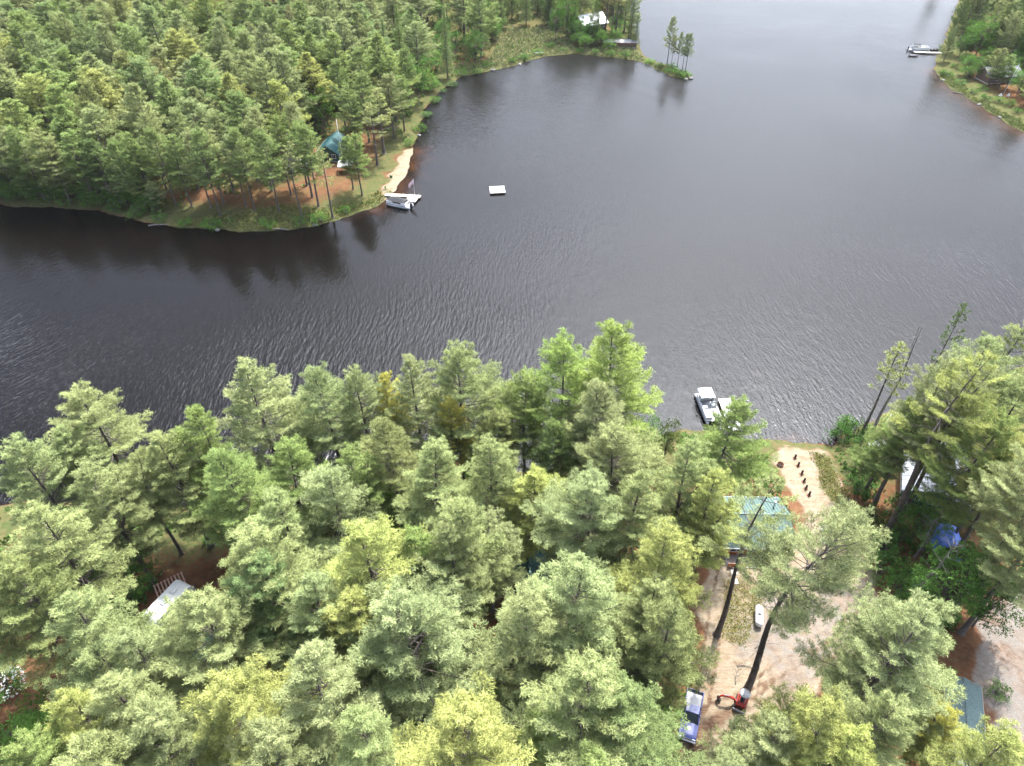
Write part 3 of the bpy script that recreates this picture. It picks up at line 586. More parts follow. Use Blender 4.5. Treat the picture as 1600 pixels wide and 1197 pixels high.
SHR = [(1312,690,2.8,1.9,'dark'),(1330,680,3.0,2.0,'dark'),(1345,705,2.6,1.8,'dark'),(1322,668,2.2,1.6,'mid'),(1350,735,2.8,2.0,'mid'),(1338,770,2.6,1.9,'dark'),(1362,812,2.6,1.9,'dark'),(1352,840,2.2,1.7,'mid'),(1378,860,2.8,2.0,'mid'),(1400,842,2.8,1.9,'dark'),(1372,895,2.4,1.9,'mid'),(1420,905,2.8,2.0,'fresh'),(1440,930,2.6,1.9,'fresh'),(1400,925,2.4,1.8,'mid'),(1455,960,2.6,2.0,'mid'),(1480,930,3.0,2.1,'mid'),
  (180,915,2.4,1.7,'mid'),(205,935,2.2,1.6,'mid'),(1105,838,2.2,1.6,'mid'),(1050,905,2.4,1.8,'mid'),(975,905,2.6,1.9,'mid'),(850,935,2.4,1.9,'mid'),(875,950,2.2,1.7,'mid'),(1045,1110,2.4,1.8,'fresh'),(1030,1150,2.6,1.9,'mid'),(1012,1190,2.4,1.8,'mid'),(760,1075,2.4,2.0,'mid'),(780,1110,2.4,1.9,'dark'),(600,1130,2.6,2.0,'mid'),(640,1150,2.6,2.0,'fresh'),(660,1075,2.2,1.8,'dark'),(880,1170,2.4,1.8,'mid'),(30,1150,2.6,1.9,'fresh'),
  (990,930,2.2,1.7,'mid'),(1075,700,2.0,1.5,'mid'),(590,830,2.4,1.8,'fresh'),(620,860,2.2,1.8,'mid'),(740,745,2.2,1.7,'fresh'),(500,1080,2.2,1.8,'dark'),(1470,1070,2.2,1.6,'mid'),(1555,1085,1.6,1.1,'mid'),(405,1180,2.2,1.8,'dark'),(920,980,2.2,1.7,'dark'),(1500,885,2.6,2.0,'dark'),(330,1040,2.0,1.6,'dark')]
for i, (u, v, h, R, tn) in enumerate(SHR):
    x, y, z = ground(u, v); tree('shrub', SH[i % 3], x, y, z, h, R, tn, group='shrubs under the near pines', cat='shrub')
x, y, z = ground(12,1075); o = tree('flowering_shrub', SH[2], x, y, z, 3.4, 2.2, 'mid', cat='shrub', label='flowering shrub dotted with white blossom by the left frame edge')
bl = np.random.default_rng(5); q = bl.normal(size=(260,3)); q[:,2] = np.abs(q[:,2]); q /= np.linalg.norm(q, axis=1, keepdims=True); q = q*np.array([1.75,1.75,2.6])*bl.uniform(.85,1.02,(260,1))+np.array([0,0,.5])
fl = bpy.data.objects.new('blossom', spray_mesh('blossom', q, q*0+np.array([0,0,1.]), np.ones(260), np.full(260,.12), 4, .5, .4, 5, mat('blossom', (.75,.74,.70), (.6,.6,.55), .8), .9, width_end=1)); fl.parent = o; C.objects.link(fl)
# far shore: the wood on the far point, tree by tree
pts = []
def far_ok(x, y, md):
    for a, b, r in pts:
        if (a-x)**2+(b-y)**2 < (md*.5+r*.5)**2: return False
    return True
clearZ, marshZ = ZP['farclear'], ZP['marsh']
SPARSE = [(345,338,20,2.9,'mid','w'),(275,320,18,2.8,'mid','w'),(472,340,18,2.0,'olive','r'),(498,322,19,3.0,'mid','w'),(520,340,17,1.9,'olive','r'),(566,305,15,2.6,'mid','w'),(600,240,17,3.2,'olive','r'),(541,205,19,3.2,'mid','w'),(437,332,19,3.0,'mid','w'),
 (398,327,19,2.8,'mid','w'),(330,325,18,2.7,'sage','w'),(240,318,17,2.8,'mid','w'),(365,300,19,3.2,'sage','w'),(425,298,20,3.4,'sage','w'),(310,295,19,3.2,'sage','w'),(455,305,19,2.8,'mid','w'),(215,325,16,2.8,'mid','w'),(180,322,16,3.0,'dark','w'),(480,290,20,3.2,'sage','w'),(507,205,12,2.6,'fresh','b'),
 (620,190,18,3.4,'mid','w'),(575,190,20,3.6,'mid','w'),(640,170,17,3.0,'mid','w'),(655,160,14,2.8,'fresh','b'),(385,322,17,2.6,'sage','w'),(262,300,19,3.0,'sage','w'),(590,258,16,2.8,'olive','r'),(577,222,18,3.4,'mid','w'),(558,236,17,3.2,'mid','w'),(616,216,17,3.4,'sage','w'),(552,296,13,2.2,'mid','w'),(488,308,18,3.2,'mid','w'),(632,205,15,3.0,'mid','w'),(150,318,17,3.4,'mid','w'),(110,316,18,3.6,'sage','w'),(70,312,18,3.6,'mid','w'),(30,308,18,3.8,'sage','w'),(350,318,18,3.2,'sage','w'),(300,322,17,3.0,'mid','w')]
for u, v, h, R, tn, k in SPARSE:
    R *= 1.5
    x, y, z = ground(u, v); pr = {'w': PF[3 if rnd.random() < .5 else 1], 'r': RP[rnd.randrange(3)], 'b': BL[1]}[k]
    tree({'w':'white_pine','r':'red_pine','b':'broadleaf_tree'}[k], pr, x, y, z, h, R, tn, group='trees of the far wood'); pts.append((x, y, 5.5))
cand = 0; FARP = []
while cand < 9000:
    cand += 1
    u, v = rnd.uniform(-90, 830), rnd.uniform(-60, 335)
    x, y = at(u, v, 1.2)
    if rnd.random() > min(1, (y/250)**1.6): continue
    d = float(sdist([x],[y], SHORES[0])[0])
    if d < 2.2 or float(sdist([x],[y], clearZ)[0]) > -1.5 or float(sdist([x],[y], marshZ)[0]) > -.5: continue
    if sdist([x],[y], P([(520,232),(545,228),(552,268),(528,275),(500,250)]))[0] > -4: continue
    md = 7.3 + .008*(y-130)
    if not far_ok(x, y, md): continue
    pts.append((x, y, md)); z = gz(x, y)
    edge = d < 7; east = u > 600 and v < 170
    r = rnd.random()
    if east and r < .42: tree('spruce_tree', SP[rnd.randrange(3)], x, y, z, rnd.uniform(17,23), rnd.uniform(2.6,3.4), rnd.choice(['dark','blue','dark','mid']), group='trees of the far wood')
    elif (east and r < .62) or (edge and r < .25): tree('broadleaf_tree', BL[rnd.randrange(3)], x, y, z, rnd.uniform(7,13), rnd.uniform(2.4,3.8), rnd.choice(['fresh','mid','mid']), group='trees of the far wood')
    elif r > .96: tree('red_pine', RP[rnd.randrange(3)], x, y, z, rnd.uniform(17,20), rnd.uniform(2.8,3.4), rnd.choice(['olive','brown']), group='trees of the far wood')
    else: FARP.append((x, y, z, rnd.uniform(15,19) if edge else rnd.uniform(18,23), rnd.uniform(6.0,7.8), rnd.choice(['sage','sage','sage','mid','mid','olive','yel','blue']), rnd.randrange(6)))
FARP.sort(key=lambda f: f[1]); print('far pines', len(FARP))
for x, y, z, h, R, tn, k in FARP[:NIND]: tree('white_pine', PF[k], x, y, z, h, R, tn, group='trees of the far wood')
def woods(rest):
    """the deepest rows, where the far wood reads as one mass: points that carry crowns and trunks"""
    me = bpy.data.meshes.new('woods'); me.from_pydata([(f[0], f[1], f[2]-.12) for f in rest], [], [])
    ob = bpy.data.objects.new('woods', me); C.objects.link(ob); ob['kind'] = 'stuff'
    tl = ['sage','mid','olive','yel','blue']; src = []
    for j, part in ((0, 'crown'), (1, 'trunk')):
        cl = bpy.data.collections.new('woods_'+part)
        for k in range(6):
            for ti, tn in enumerate(tl):
                q = bpy.data.objects.new('%s_%d%d' % (part, k, ti), PF[k][j]); q.color = (*TONE[tn][0], 1); cl.objects.link(q)
        src.append(cl)
    a = me.attributes.new('pick', 'INT', 'POINT'); a.data.foreach_set('value', [f[6]*5+tl.index(f[5]) for f in rest])
    a = me.attributes.new('grow', 'FLOAT_VECTOR', 'POINT'); a.data.foreach_set('vector', [w for f in rest for w in (f[4]/PF[f[6]][3], f[4]/PF[f[6]][3], f[3]/PF[f[6]][2])])
    a = me.attributes.new('turn', 'FLOAT_VECTOR', 'POINT'); a.data.foreach_set('vector', [w for f in rest for w in (0, 0, rnd.uniform(0, 6.28))])
    ng = bpy.data.node_groups.new('woods', 'GeometryNodeTree'); ng.interface.new_socket('Geometry', in_out='INPUT', socket_type='NodeSocketGeometry'); ng.interface.new_socket('Geometry', in_out='OUTPUT', socket_type='NodeSocketGeometry')
    N, L = ng.nodes, ng.links; gi = N.new('NodeGroupInput'); go = N.new('NodeGroupOutput'); jn = N.new('GeometryNodeJoinGeometry')
    def attr(nm, ty):
        n = N.new('GeometryNodeInputNamedAttribute'); n.data_type = ty; n.inputs[0].default_value = nm; return n.outputs[0]
    for cl in src:
        ci = N.new('GeometryNodeCollectionInfo'); ci.inputs[0].default_value = cl; ci.inputs[1].default_value = True; ci.inputs[2].default_value = True
        ip = N.new('GeometryNodeInstanceOnPoints'); ip.inputs['Pick Instance'].default_value = True
        L.new(gi.outputs[0], ip.inputs['Points']); L.new(ci.outputs[0], ip.inputs['Instance']); L.new(attr('pick','INT'), ip.inputs['Instance Index']); L.new(attr('turn','FLOAT_VECTOR'), ip.inputs['Rotation']); L.new(attr('grow','FLOAT_VECTOR'), ip.inputs['Scale'])
        L.new(ip.outputs[0], jn.inputs[0])
    L.new(jn.outputs[0], go.inputs[0]); ob.modifiers.new('woods', 'NODES').node_group = ng
woods(FARP[NIND:])
# along the back of the bay, the spit and the far right shore: u, v of the foot
for k, u, v, h, R, tn, lab in [('s',800,30,20,3.2,'dark',0),('s',822,24,22,3.4,'dark',0),('s',840,22,18,3.0,'blue',0),('s',782,45,19,3.2,'mid',0),('s',770,62,16,2.8,'mid',0),('b',885,58,18,4.4,'fresh','tall light green broadleaf tree left of the white roofed lake house'),('b',868,62,11,3.2,'mid',0),('b',905,66,9,3.2,'mid',0),
   ('s',932,70,9,2.6,'dark','short dark spruce in front of the white roofed lake house'),('r',945,60,22,4.2,'brown','thin brownish pine just right of the white roofed lake house'),('r',962,56,23,4.2,'brown','tallest thin brownish pine behind the long grey boathouse roof'),('r',975,52,20,3.6,'brown',0),('s',984,70,15,2.6,'dark','dark spruce at the tip of the wooded point right of the boathouse'),('s',992,74,11,2.0,'dark',0),('b',915,78,5,2.6,'fresh',0),('b',950,80,4,2.2,'mid',0),('b',925,66,7,3.2,'mid',0),('b',938,74,6,2.8,'fresh',0),('w',928,62,13,3.0,'mid',0),('s',896,60,13,2.8,'dark',0),('w',905,48,18,4.2,'sage',0),('w',1560,138,10,3.4,'mid',0),('b',1572,138,7,3.2,'fresh',0),('w',1545,132,11,3.2,'sage',0),('w',1606,165,10,3.2,'mid',0),('s',858,40,17,3.0,'dark',0),
   ('t',1042,101,15,2.9,'sage','tallest of the slim pines on the narrow spit'),('t',1049,100,9,1.4,'olive','thinnest pine on the narrow spit, half hidden by the tallest'),('t',1058,105,11,1.7,'olive','bare-stemmed pine in the middle of the narrow spit'),('t',1066,108,11,1.9,'sage','second slim pine from the tip of the narrow spit'),('t',1071,110,11.5,2.2,'sage','slim pine nearest the tip of the narrow spit'),
   ('w',1482,80,17,3.2,'dark',0),('w',1474,96,11,2.6,'blue','low bluish pine overhanging the far dock on the right shore'),('w',1500,62,20,3.8,'olive',0),('w',1520,40,21,4.0,'olive',0),('b',1522,92,14,4.8,'fresh','large light green broadleaf tree on the far right shore'),('b',1508,84,11,3.8,'fresh',0),('w',1552,90,18,4.0,'sage',0),('w',1590,100,20,4.2,'blue',0),('w',1570,60,21,4.0,'mid',0),('w',1545,40,20,4.0,'mid',0),('s',1600,70,20,3.2,'dark',0),
   ('w',1540,122,9,3.4,'olive',0),('b',1552,132,5,2.4,'mid',0),('b',1588,150,8,3.2,'fresh',0),('w',1620,130,16,4.0,'mid',0),('w',1580,30,20,4.0,'dark',0),('w',1610,40,20,4.0,'sage',0),('w',1510,20,20,3.6,'dark',0),('w',1535,5,20,3.8,'mid',0),('w',1565,0,20,3.8,'mid',0),('w',1600,-10,20,4,'dark',0),('b',1618,160,7,3.0,'mid',0),('w',1630,95,18,4,'mid',0),('w',1470,-28,19,3.2,'dark',0),('w',1640,60,20,4,'sage',0)]:
    x, y, z = ground(u, v); z = max(z, .05); pr = {'w': PF[rnd.randrange(6)], 'r': RP[rnd.randrange(3)], 'b': BL[rnd.randrange(3)], 's': SP[rnd.randrange(3)], 't': PF[3]}[k]
    tree({'w':'white_pine','t':'white_pine','r':'red_pine','b':'broadleaf_tree','s':'spruce_tree'}[k], pr, x, y, z, h, R, tn, label=lab or None, group='trees of the far shores')
for _ in range(900):   # the thick wood behind the marsh and on the far right shore
    if rnd.random() < .55: u, v = rnd.uniform(640, 985), rnd.uniform(-45, 62)
    else: u, v = rnd.uniform(1478, 1660), rnd.uniform(-45, 140)
    x, y = at(u, v, 1.2)
    if sdist([x],[y], SHORES[0])[0] < 3 and sdist([x],[y], SHORES[1])[0] < (4 if v < 60 else 13): continue
    if sdist([x],[y], ZP['marsh'])[0] > -1 or not far_ok(x, y, 5.6): continue
    if abs(u-920) < 26 and 30 < v < 75 or abs(u-1562) < 34 and 105 < v < 150: continue
    pts.append((x, y, 5.6)); z = gz(x, y); r = rnd.random()
    if r < .34: tree('broadleaf_tree', BL[rnd.randrange(3)], x, y, z, rnd.uniform(7,13), rnd.uniform(3.2,4.6), rnd.choice(['fresh','mid','mid','dark']), group='trees of the far shores')
    elif r < .52: tree('spruce_tree', SP[rnd.randrange(3)], x, y, z, rnd.uniform(14,21), rnd.uniform(2.9,3.7), rnd.choice(['dark','blue','mid']), group='trees of the far shores')
    elif r < .66: tree('red_pine', RP[rnd.randrange(3)], x, y, z, rnd.uniform(16,20), rnd.uniform(3.2,4), rnd.choice(['olive','sage']), group='trees of the far shores')
    else: tree('white_pine', PF[rnd.randrange(6)], x, y, z, rnd.uniform(16,21), rnd.uniform(4,5.2), rnd.choice(['sage','mid','olive']), group='trees of the far shores')
for _ in range(700):   # low broadleaf growth filling the gaps
    if rnd.random() < .65: u, v = rnd.uniform(600, 985), rnd.uniform(-30, 165)
    else: u, v = rnd.uniform(1478, 1660), rnd.uniform(-30, 120)
    x, y = at(u, v, 1.2)
    if sdist([x],[y], SHORES[0])[0] < 3 and sdist([x],[y], SHORES[1])[0] < 6: continue
    if sdist([x],[y], ZP['marsh'])[0] > -.5 or sdist([x],[y], clearZ)[0] > -4 or not far_ok(x, y, 2.2) or (abs(u-920) < 14 and v < 60): continue
    pts.append((x, y, 4)); tree('broadleaf_tree', BL[rnd.randrange(3)], x, y, gz(x, y), rnd.uniform(4,7.5), rnd.uniform(2.2,3.4), rnd.choice(['fresh','mid','mid','dark']), group='trees of the far shores')
for i in range(34):   # low growth hanging over the water in front of the far wood
    u = -20 + i*8.2 + rnd.uniform(-3, 3); v = 309 + max(0, (u-120))*.135 + rnd.uniform(-2, 3)
    x, y, z = ground(u, v)
    if float(sdist([x],[y], SHORES[0])[0]) < .3: continue
    if i % 3 == 0: tree('white_pine', PF[rnd.randrange(6)], x, y, z, rnd.uniform(7,12), rnd.uniform(2.4,3.6), rnd.choice(['mid','sage','dark']), group='trees of the far wood')
    else: tree('broadleaf_tree', BL[rnd.randrange(3)], x, y, z, rnd.uniform(2.8,5.5), rnd.uniform(2.0,3.2), rnd.choice(['fresh','mid','mid']), group='trees of the far wood')
FSH = [(720,118),(705,135),(690,145),(680,160),(760,104),(745,115),(665,182),(655,205),(800,98),(820,92),(840,84),(860,74),(880,80),(905,82),(930,84),(955,86),(975,88),(1015,98),(1030,104),(1045,112),(1060,117),(1072,119),(1050,107),(640,228),(20,310),(60,314),(100,318),(140,320),(180,330),(215,338),(250,345),(290,350),(330,354),(10,300),(90,308),(130,312),(500,347),(470,350),(420,356),(540,333),(1480,118),(1500,132),(1520,146),(1540,158),(1560,160),(1575,165),(1590,176),(1490,105),(1512,120),(1535,140)]
for i, (u, v) in enumerate(FSH):
    x, y, z = ground(u, v)
    tree('shrub', SH[i % 3], x, y, max(z, .05), rnd.uniform(1.2,2.4), rnd.uniform(1.3,2.3), rnd.choice(['fresh','mid','mid']), group='shrubs along the far shores', cat='shrub')
# grass and low plants nobody could count
def scatter(name, ok, n, box, h, w, tone, seed, col, per=4):
    R = np.random.default_rng(seed); px = R.uniform(box[0], box[1], n*4); py = R.uniform(box[2], box[3], n*4)
    sel = ok(px, py); px, py = px[sel][:n], py[sel][:n]
    pz = height_d(shore(px, py), px, py)
    me = spray_mesh(name, np.stack([px, py, pz], 1), np.tile([0,0,1.], (len(px),1)), R.uniform(0,1,len(px)), np.full(len(px), .5)*R.uniform(.6,1.3,len(px)), per, h, w, seed, M['leaf'], .6, width_end=1, posvar=1.3, flat=.95)
    o = bpy.data.objects.new(name, me); C.objects.link(o); o['kind'] = 'stuff'; o.color = (*col, 1); return o
def zsel(*names, m=0.0):
    def f(px, py):
        k = np.zeros(len(px), bool)
        for n in names: k |= sdist(px, py, ZP[n]) + 1.3*wob(px, py, 1.9) + .8*wob(px+7, py, 4.7) > m
        return k & (shore(px, py) > .5)
    return f
nyd = ZP['yard']; mz, lz, rz_ = ZP['marsh'], ZP['lawn'], ZP['rightgreen']
def bx(n): a = ZP[n]; return a[:,0].min(), a[:,0].max(), a[:,1].min(), a[:,1].max()
scatter('grass', zsel('marsh'), 7000, bx('marsh'), .7, .2, 0, 21, (1.9,1.12,2.0))
scatter('grass', zsel('lawn'), 2200, bx('lawn'), .36, .16, 0, 22, (1.7,1.0,1.2))
scatter('grass', zsel('rightgreen'), 3500, bx('rightgreen'), .5, .2, 0, 23, (1.6,1.05,1.4))
scatter('weeds', zsel('weeds'), 1100, bx('weeds'), .2, .07, 0, 24, (2.0,1.05,1.0))
lo = scatter('leaf_litter', lambda px, py: sdist(px, py, nyd) > .3, 1000, bx('yard'), .12, .03, 0, 28, (1.2,.42,1.0), 2)
scatter('grass', zsel('strip'), 700, bx('strip'), .3, .1, 0, 25, (2.0,1.1,1.4))
nyd = ZP['yard']; ndr = ZP['drive']
def under(px, py):
    d = shore(px, py); return (d > 1.5) & (sdist(px, py, nyd) < -1.2) & (sdist(px, py, ndr) < -1) & (wob(px, py, 6.0) > -.05)
scatter('undergrowth', lambda px, py: (sdist(px, py, SHORES[0]) > 2) & (sdist(px, py, ZP['farclear']) < 2) & (wob(px, py, 8.0) > -.3), 9000, (-225, 60, 128, 370), .8, .42, 0, 27, (1.1,1.0,1.0), 5)
scatter('undergrowth', under, 9000, (-75, 85, 26, 105), .5, .3, 0, 26, (.75,.8,.7), 5)
# ------------------------------------------------------------------ built things
def heading(a, b, z=1.0):
    x0, y0 = at(*a, z); x1, y1 = at(*b, z); return math.atan2(y1-y0, x1-x0)
def gable(mb, L, W, z0, rise, over=.4, th=.12, rib=0.0, mi=0):
    """gable roof, ridge along x; standing seams when rib > 0"""
    hl, hw = L/2+over, W/2+over; drop = rise*over/(W/2)
    for s in (-1, 1):
        a, b = Vector((0, s*hw, z0-drop)), Vector((0, 0, z0+rise))
        n = (b-a).cross(Vector((1,0,0))).normalized(); n = n if n.z > 0 else -n
        vs = [(-hl, a.y, a.z), (hl, a.y, a.z), (hl, b.y, b.z), (-hl, b.y, b.z)]
        mb.add(vs + [tuple(Vector(v)-n*th) for v in vs], [(0,1,2,3),(7,6,5,4),(0,4,5,1),(1,5,6,2),(2,6,7,3),(3,7,4,0)], mi)
        if rib:
            k = int(2*hl/rib)
            for i in range(k+1):
                x = -hl+.03+i*(2*hl-.06)/k
                p, q = a+n*.002, b+n*.002
                mb.add([(x-.025,p.y,p.z),(x+.025,p.y,p.z),(x+.025,q.y,q.z),(x-.025,q.y,q.z)]+[(x+e, w.y+n.y*.05, w.z+n.z*.05) for e, w in ((-.02,p),(.02,p),(.02,q),(-.02,q))], [(4,5,6,7),(0,1,5,4),(1,2,6,5),(2,3,7,6),(3,0,4,7)], mi)
    mb.box((0,0,z0+rise+.02), (2*hl, .28, .06), 0, mi)
def house(name, label, cat, x, y, z, rz, L, W, hw, rise, wallm, roofm, over=.5, rib=.42, doors=(), wins=(), trim='white', extra=None):
    """walls with gables, roof, door > handle, window > frame and pane; doors/wins: (side, position, width, sill)"""
    o = thing(name, label, cat, (x, y, z-.15), rz)
    w = MB(); w.box((0,0,hw/2), (L, W, hw))
    for s in (-1, 1): w.add([(s*L/2,-W/2,hw),(s*L/2,W/2,hw),(s*L/2,0,hw+rise),(s*(L/2-.12),-W/2,hw),(s*(L/2-.12),W/2,hw),(s*(L/2-.12),0,hw+rise)], [(0,1,2),(5,4,3),(0,3,4,1),(1,4,5,2),(2,5,3,0)])
    w.build('wall', M[wallm], o)
    f = MB(); f.box((0,0,.12), (L+.1, W+.1, .24)); f.build('foundation', M['concrete'], o)
    r = MB(); gable(r, L, W, hw, rise, over, .12, rib); r.build('roof', M[roofm], o)
    fb = MB()
    for s in (-1, 1): fb.box((0, s*(W/2+over+.02), hw-rise*over/(W/2)-.09), (L+2*over+.02, .035, .17))
    fb.build('fascia', M[trim], o)
    def place(side, p, zc, d):
        if side in ('f','b'): s = -1 if side == 'f' else 1; return (p, s*(W/2+d), zc), 0
        s = -1 if side == 'l' else 1; return (s*(L/2+d), p, zc), PI/2
    for side, p, wd, sill in doors:
        c, a = place(side, p, 1.12, .02); d = MB(); d.box(c, (wd, .07, 2.05), a); dd = d.build('door', M['brownwall'], o)
        c2, a = place(side, p+wd*.36, 1.05, .07); hdl = MB(); hdl.box(c2, (.10,.05,.05), a); hdl.build('handle', M['alu'], dd)
    for side, p, wd, sill in wins:
        c, a = place(side, p, sill+.5, .0); m_ = MB()
        cs, sn = math.cos(a), math.sin(a)
        for dx, dz, sx, sz in ((0,.53,wd+.16,.08),(0,-.53,wd+.2,.08),(-wd/2-.04,0,.08,1.0),(wd/2+.04,0,.08,1.0),(0,0,.05,1.0)):
            m_.box((c[0]+dx*cs, c[1]+dx*sn, c[2]+dz), (sx,.11,sz), a)
        fr = m_.build('window', M[trim], o); pn = MB(); pn.box(c, (wd, .05, .98), a); pn.build('pane', M['glass'], fr)
    if extra: extra(o)
    return o
def porch(o, L, y, hh, m='redlog'):
    d = MB(); d.box((0, y, .3), (L, 1.9, .14)); d.build('porch_deck', M['greywood'], o)
    r = MB()
    for zz in (.75, 1.2): r.box((0, y-.93, zz), (L, .07, .1))
    for i in range(int(L/.35)+1): r.box((-L/2+.04+i*(L-.08)/int(L/.35), y-.93, .75), (.05,.05,.85))
    r.build('railing', M[m], o)
    for i in range(4):
        p = MB(); p.box((-L/2+.1+i*(L-.2)/3, y-.86, hh/2+.15), (.16,.16,hh-.3)); p.build('porch_post', M[m], o)
# near cabin: teal standing-seam roof, stained log wall towards the yard
x, y = at(1176, 812, 4.0); z = gz(x, y)
house('log_cabin', 'log cabin with teal standing seam metal roof and stained orange front facing the sandy yard', 'cabin', x, y, z, heading((1131,847),(1185,848),3), 8.2, 7.4, 2.8, 1.5, 'redlog', 'tealroof', .6, .42, doors=[('f',1.2,.95,0)], wins=[('f',-2.6,1.6,1.1),('f',-.4,.9,1.1),('f',2.9,1.1,1.1),('l',0,1.3,1.1),('r',0,1.2,1.1),('b',-2,1.2,1.1),('b',3,1.2,1.1)],
      extra=lambda o: [MB().box((0,-4.75,.32),(8,2.0,.16)).build('porch_deck', M['greywood'], o), MB().box((-2.8,-5.7,.85),(2.4,.08,.8)).build('porch_railing', M['redlog'], o), MB().tube([(3,1.6,3.4),(3,1.6,4.9)],.12,8).build('stove_pipe', M['alu'], o)])
x, y, z = ground(826, 893)
house('storage_shed', 'small shed with dark green ribbed metal roof deep among the pines', 'shed', x, y, z, PI/2+.05, 5.2, 3.6, 2.3, .9, 'greenwall', 'greenroof', .35, .3, doors=[('l',0,.9,0)], wins=[('f',0,.8,1.0),('l',1.2,.6,1.0)])
x, y, z = ground(425, 975)
house('forest_cabin', 'cabin with weathered blue grey roof mostly hidden by pines', 'cabin', x, y+.5, z, .25, 8, 6, 2.6, 1.3, 'brownwall', 'bluegreyroof', .45, 0, doors=[('f',1,.9,0)], wins=[('f',-2,1.2,1.1),('l',0,1.2,1.1),('r',0,1.2,1.1)])
x, y, z = ground(315, 1018)
house('garden_shed', 'little dark green shed with pale roof edge beside the forest bench', 'shed', x, y, z, -.2, 3.6, 2.6, 2.1, .6, 'greenwall', 'greenroof', .3, 0, doors=[('f',0,.9,0)], wins=[('l',0,.6,1.0)], trim='palewood')
x, y, z = ground(1452, 752)
house('lakeside_cabin', 'dark green cabin with bright white metal roof behind the right-hand pines', 'cabin', x, y, z, 1.15, 11, 7.5, 2.8, 1.5, 'greenwall', 'silverroof', .55, .42, doors=[('b',1,.95,0)], wins=[('b',-2.5,1.3,1.1),('b',3.5,1.3,1.1),('l',0,1.3,1.1),('l',2.2,1.0,1.1),('r',0,1.3,1.1)])
x, y = at(1506, 1140, 2.8); z = gz(x, y)
house('long_shed', 'long low open shed with worn green shingle roof beside the gravel road', 'shed', x, y, z, heading((1537,1150),(1529,1055),2.4), 10.5, 3.3, 2.2, .55, 'brownwall', 'shingle', .25, 0, doors=[('f',-2,.9,0)], wins=[('f',2,1.0,1.0),('b',-2,1,1.0),('r',0,.9,1.0)], trim='pinkwood')
x, y, z = ground(518, 250)
house('far_cabin', 'teal roofed cabin among the trees on the far point', 'cabin', x, y+3.5, z, PI/2-.12, 9, 5.6, 2.6, 1.9, 'greenwall', 'cyanroof', .5, 0, doors=[('l',0,.9,0)], wins=[('l',1.5,1,1.1),('l',-1.6,.9,1.1),('b',0,1.4,1.1)])
x, y, z = ground(920, 52)
house('lake_house', 'lake house with bright white metal roof and dark walls at the wooded point', 'house', x, y, z, .5, 10, 8, 4.6, 2.4, 'brownwall', 'silverroof', .6, .5, doors=[('f',1,1,0)], wins=[('f',-2,1.4,1.1),('f',3,1.4,3.0),('f',-2,1.4,3.0),('l',-1.5,1.2,1.1),('l',1.5,1.2,3.0)])
x, y, z = ground(968, 72)
house('boathouse', 'low boathouse with long pale grey roof near the wooded tip', 'boathouse', x, y, z, -.06, 12, 3.4, 2.0, .5, 'brownwall', 'greypaint_r', .35, 0, doors=[('f',4,.9,0)], wins=[('f',-2,1,1.0)], trim='redwood') if 'greypaint_r' in M else house('boathouse', 'low boathouse with long pale grey roof near the wooded tip', 'boathouse', x, y, z, -.06, 12, 3.4, 2.0, .5, 'brownwall', 'greypaint', .35, 0, doors=[('f',4,.9,0)], wins=[('f',-2,1,1.0)], trim='redwood')
x, y, z = ground(1562, 128)
house('far_cottage', 'grey roofed cottage half hidden on the far right shore', 'cottage', x, y+2, z, .15, 11, 6.5, 2.6, 1.7, 'brownwall', 'greyroof', .5, 0, doors=[('f',0,.9,0)], wins=[('f',-3,1.2,1.1),('f',3,1.2,1.1)])
x, y, z = ground(1604, 150)
house('boat_shed', 'small brown shed with grey roof at the right edge of the far shore', 'shed', x+1.5, y, z, .1, 5, 4, 2.2, .9, 'brownwall', 'greyroof', .3, 0, doors=[('f',0,.9,0)], wins=[('l',0,.8,1.0)])
x, y, z = ground(500, 268)
house('outbuilding', 'small grey roofed outbuilding just left of the teal roofed far cabin', 'shed', x-5.5, y+1.5, z, .2, 4.5, 3.4, 2.2, .9, 'brownwall', 'bluegreyroof', .3, 0, doors=[('f',0,.9,0)], wins=[('l',0,.8,1.0)])
# docks and the swim raft
def dock(label, x, y, rz, L, W, zt=.42, m='palewood', legs=True):
    o = thing('dock', label, 'dock', (x, y, 0), rz); d = MB(); n = int(L/.16)
    for i in range(n): d.box((-L/2+.08+i*L/n, 0, zt), (L/n-.018, W, .045))
    d.build('plank_deck', M[m], o)
    f = MB(); f.box((0, W/2-.06, zt-.11), (L, .08, .16)); f.box((0, -W/2+.06, zt-.11), (L, .08, .16)); f.build('frame', M['greywood'], o)
    for i in range(3):
        for s in (-1, 1):
            l = MB(); l.tube([(-L*.42+i*L*.42, s*(W/2+.05), -2.2), (-L*.42+i*L*.42, s*(W/2+.05), zt+.22)], .04, 8); l.build('leg', M['alu'], o)
    return o
a = heading((598,305),(648,308),0); x, y = at(612,304,.4); x2, y2 = at(652,307,.4)
dock('pale plank dock running out from the far beach beside the covered pontoon boat', (x+x2)/2-.4, (y+y2)/2, a, math.hypot(x2-x, y2-y)+2.4, 1.3)
x, y = at(644,311,.4); dock('wide square end of the far beach dock under the flag', x+.1, y+.2, a-.12, 2.6, 3.4, .47)
x, y = at(1138,640,.4); dock('white platform dock beside the near pontoon boat', x, y-1.2, PI/2+.03, 7.5, 2.0, .5, 'white')
x, y = at(1447,82,.4); dock('narrow grey dock at the far right shore behind the pontoon boat', x+.5, y, -.12, 9.5, 1.5, .45, 'greywood')
x, y = at(777,297,.3); r = thing('swim_raft', 'white square swim raft floating alone on open water', 'raft', (x, y, 0), .10)
d = MB()
for i in range(16): d.box((0, -1.68+i*.224, .42), (3.7, .205, .05))
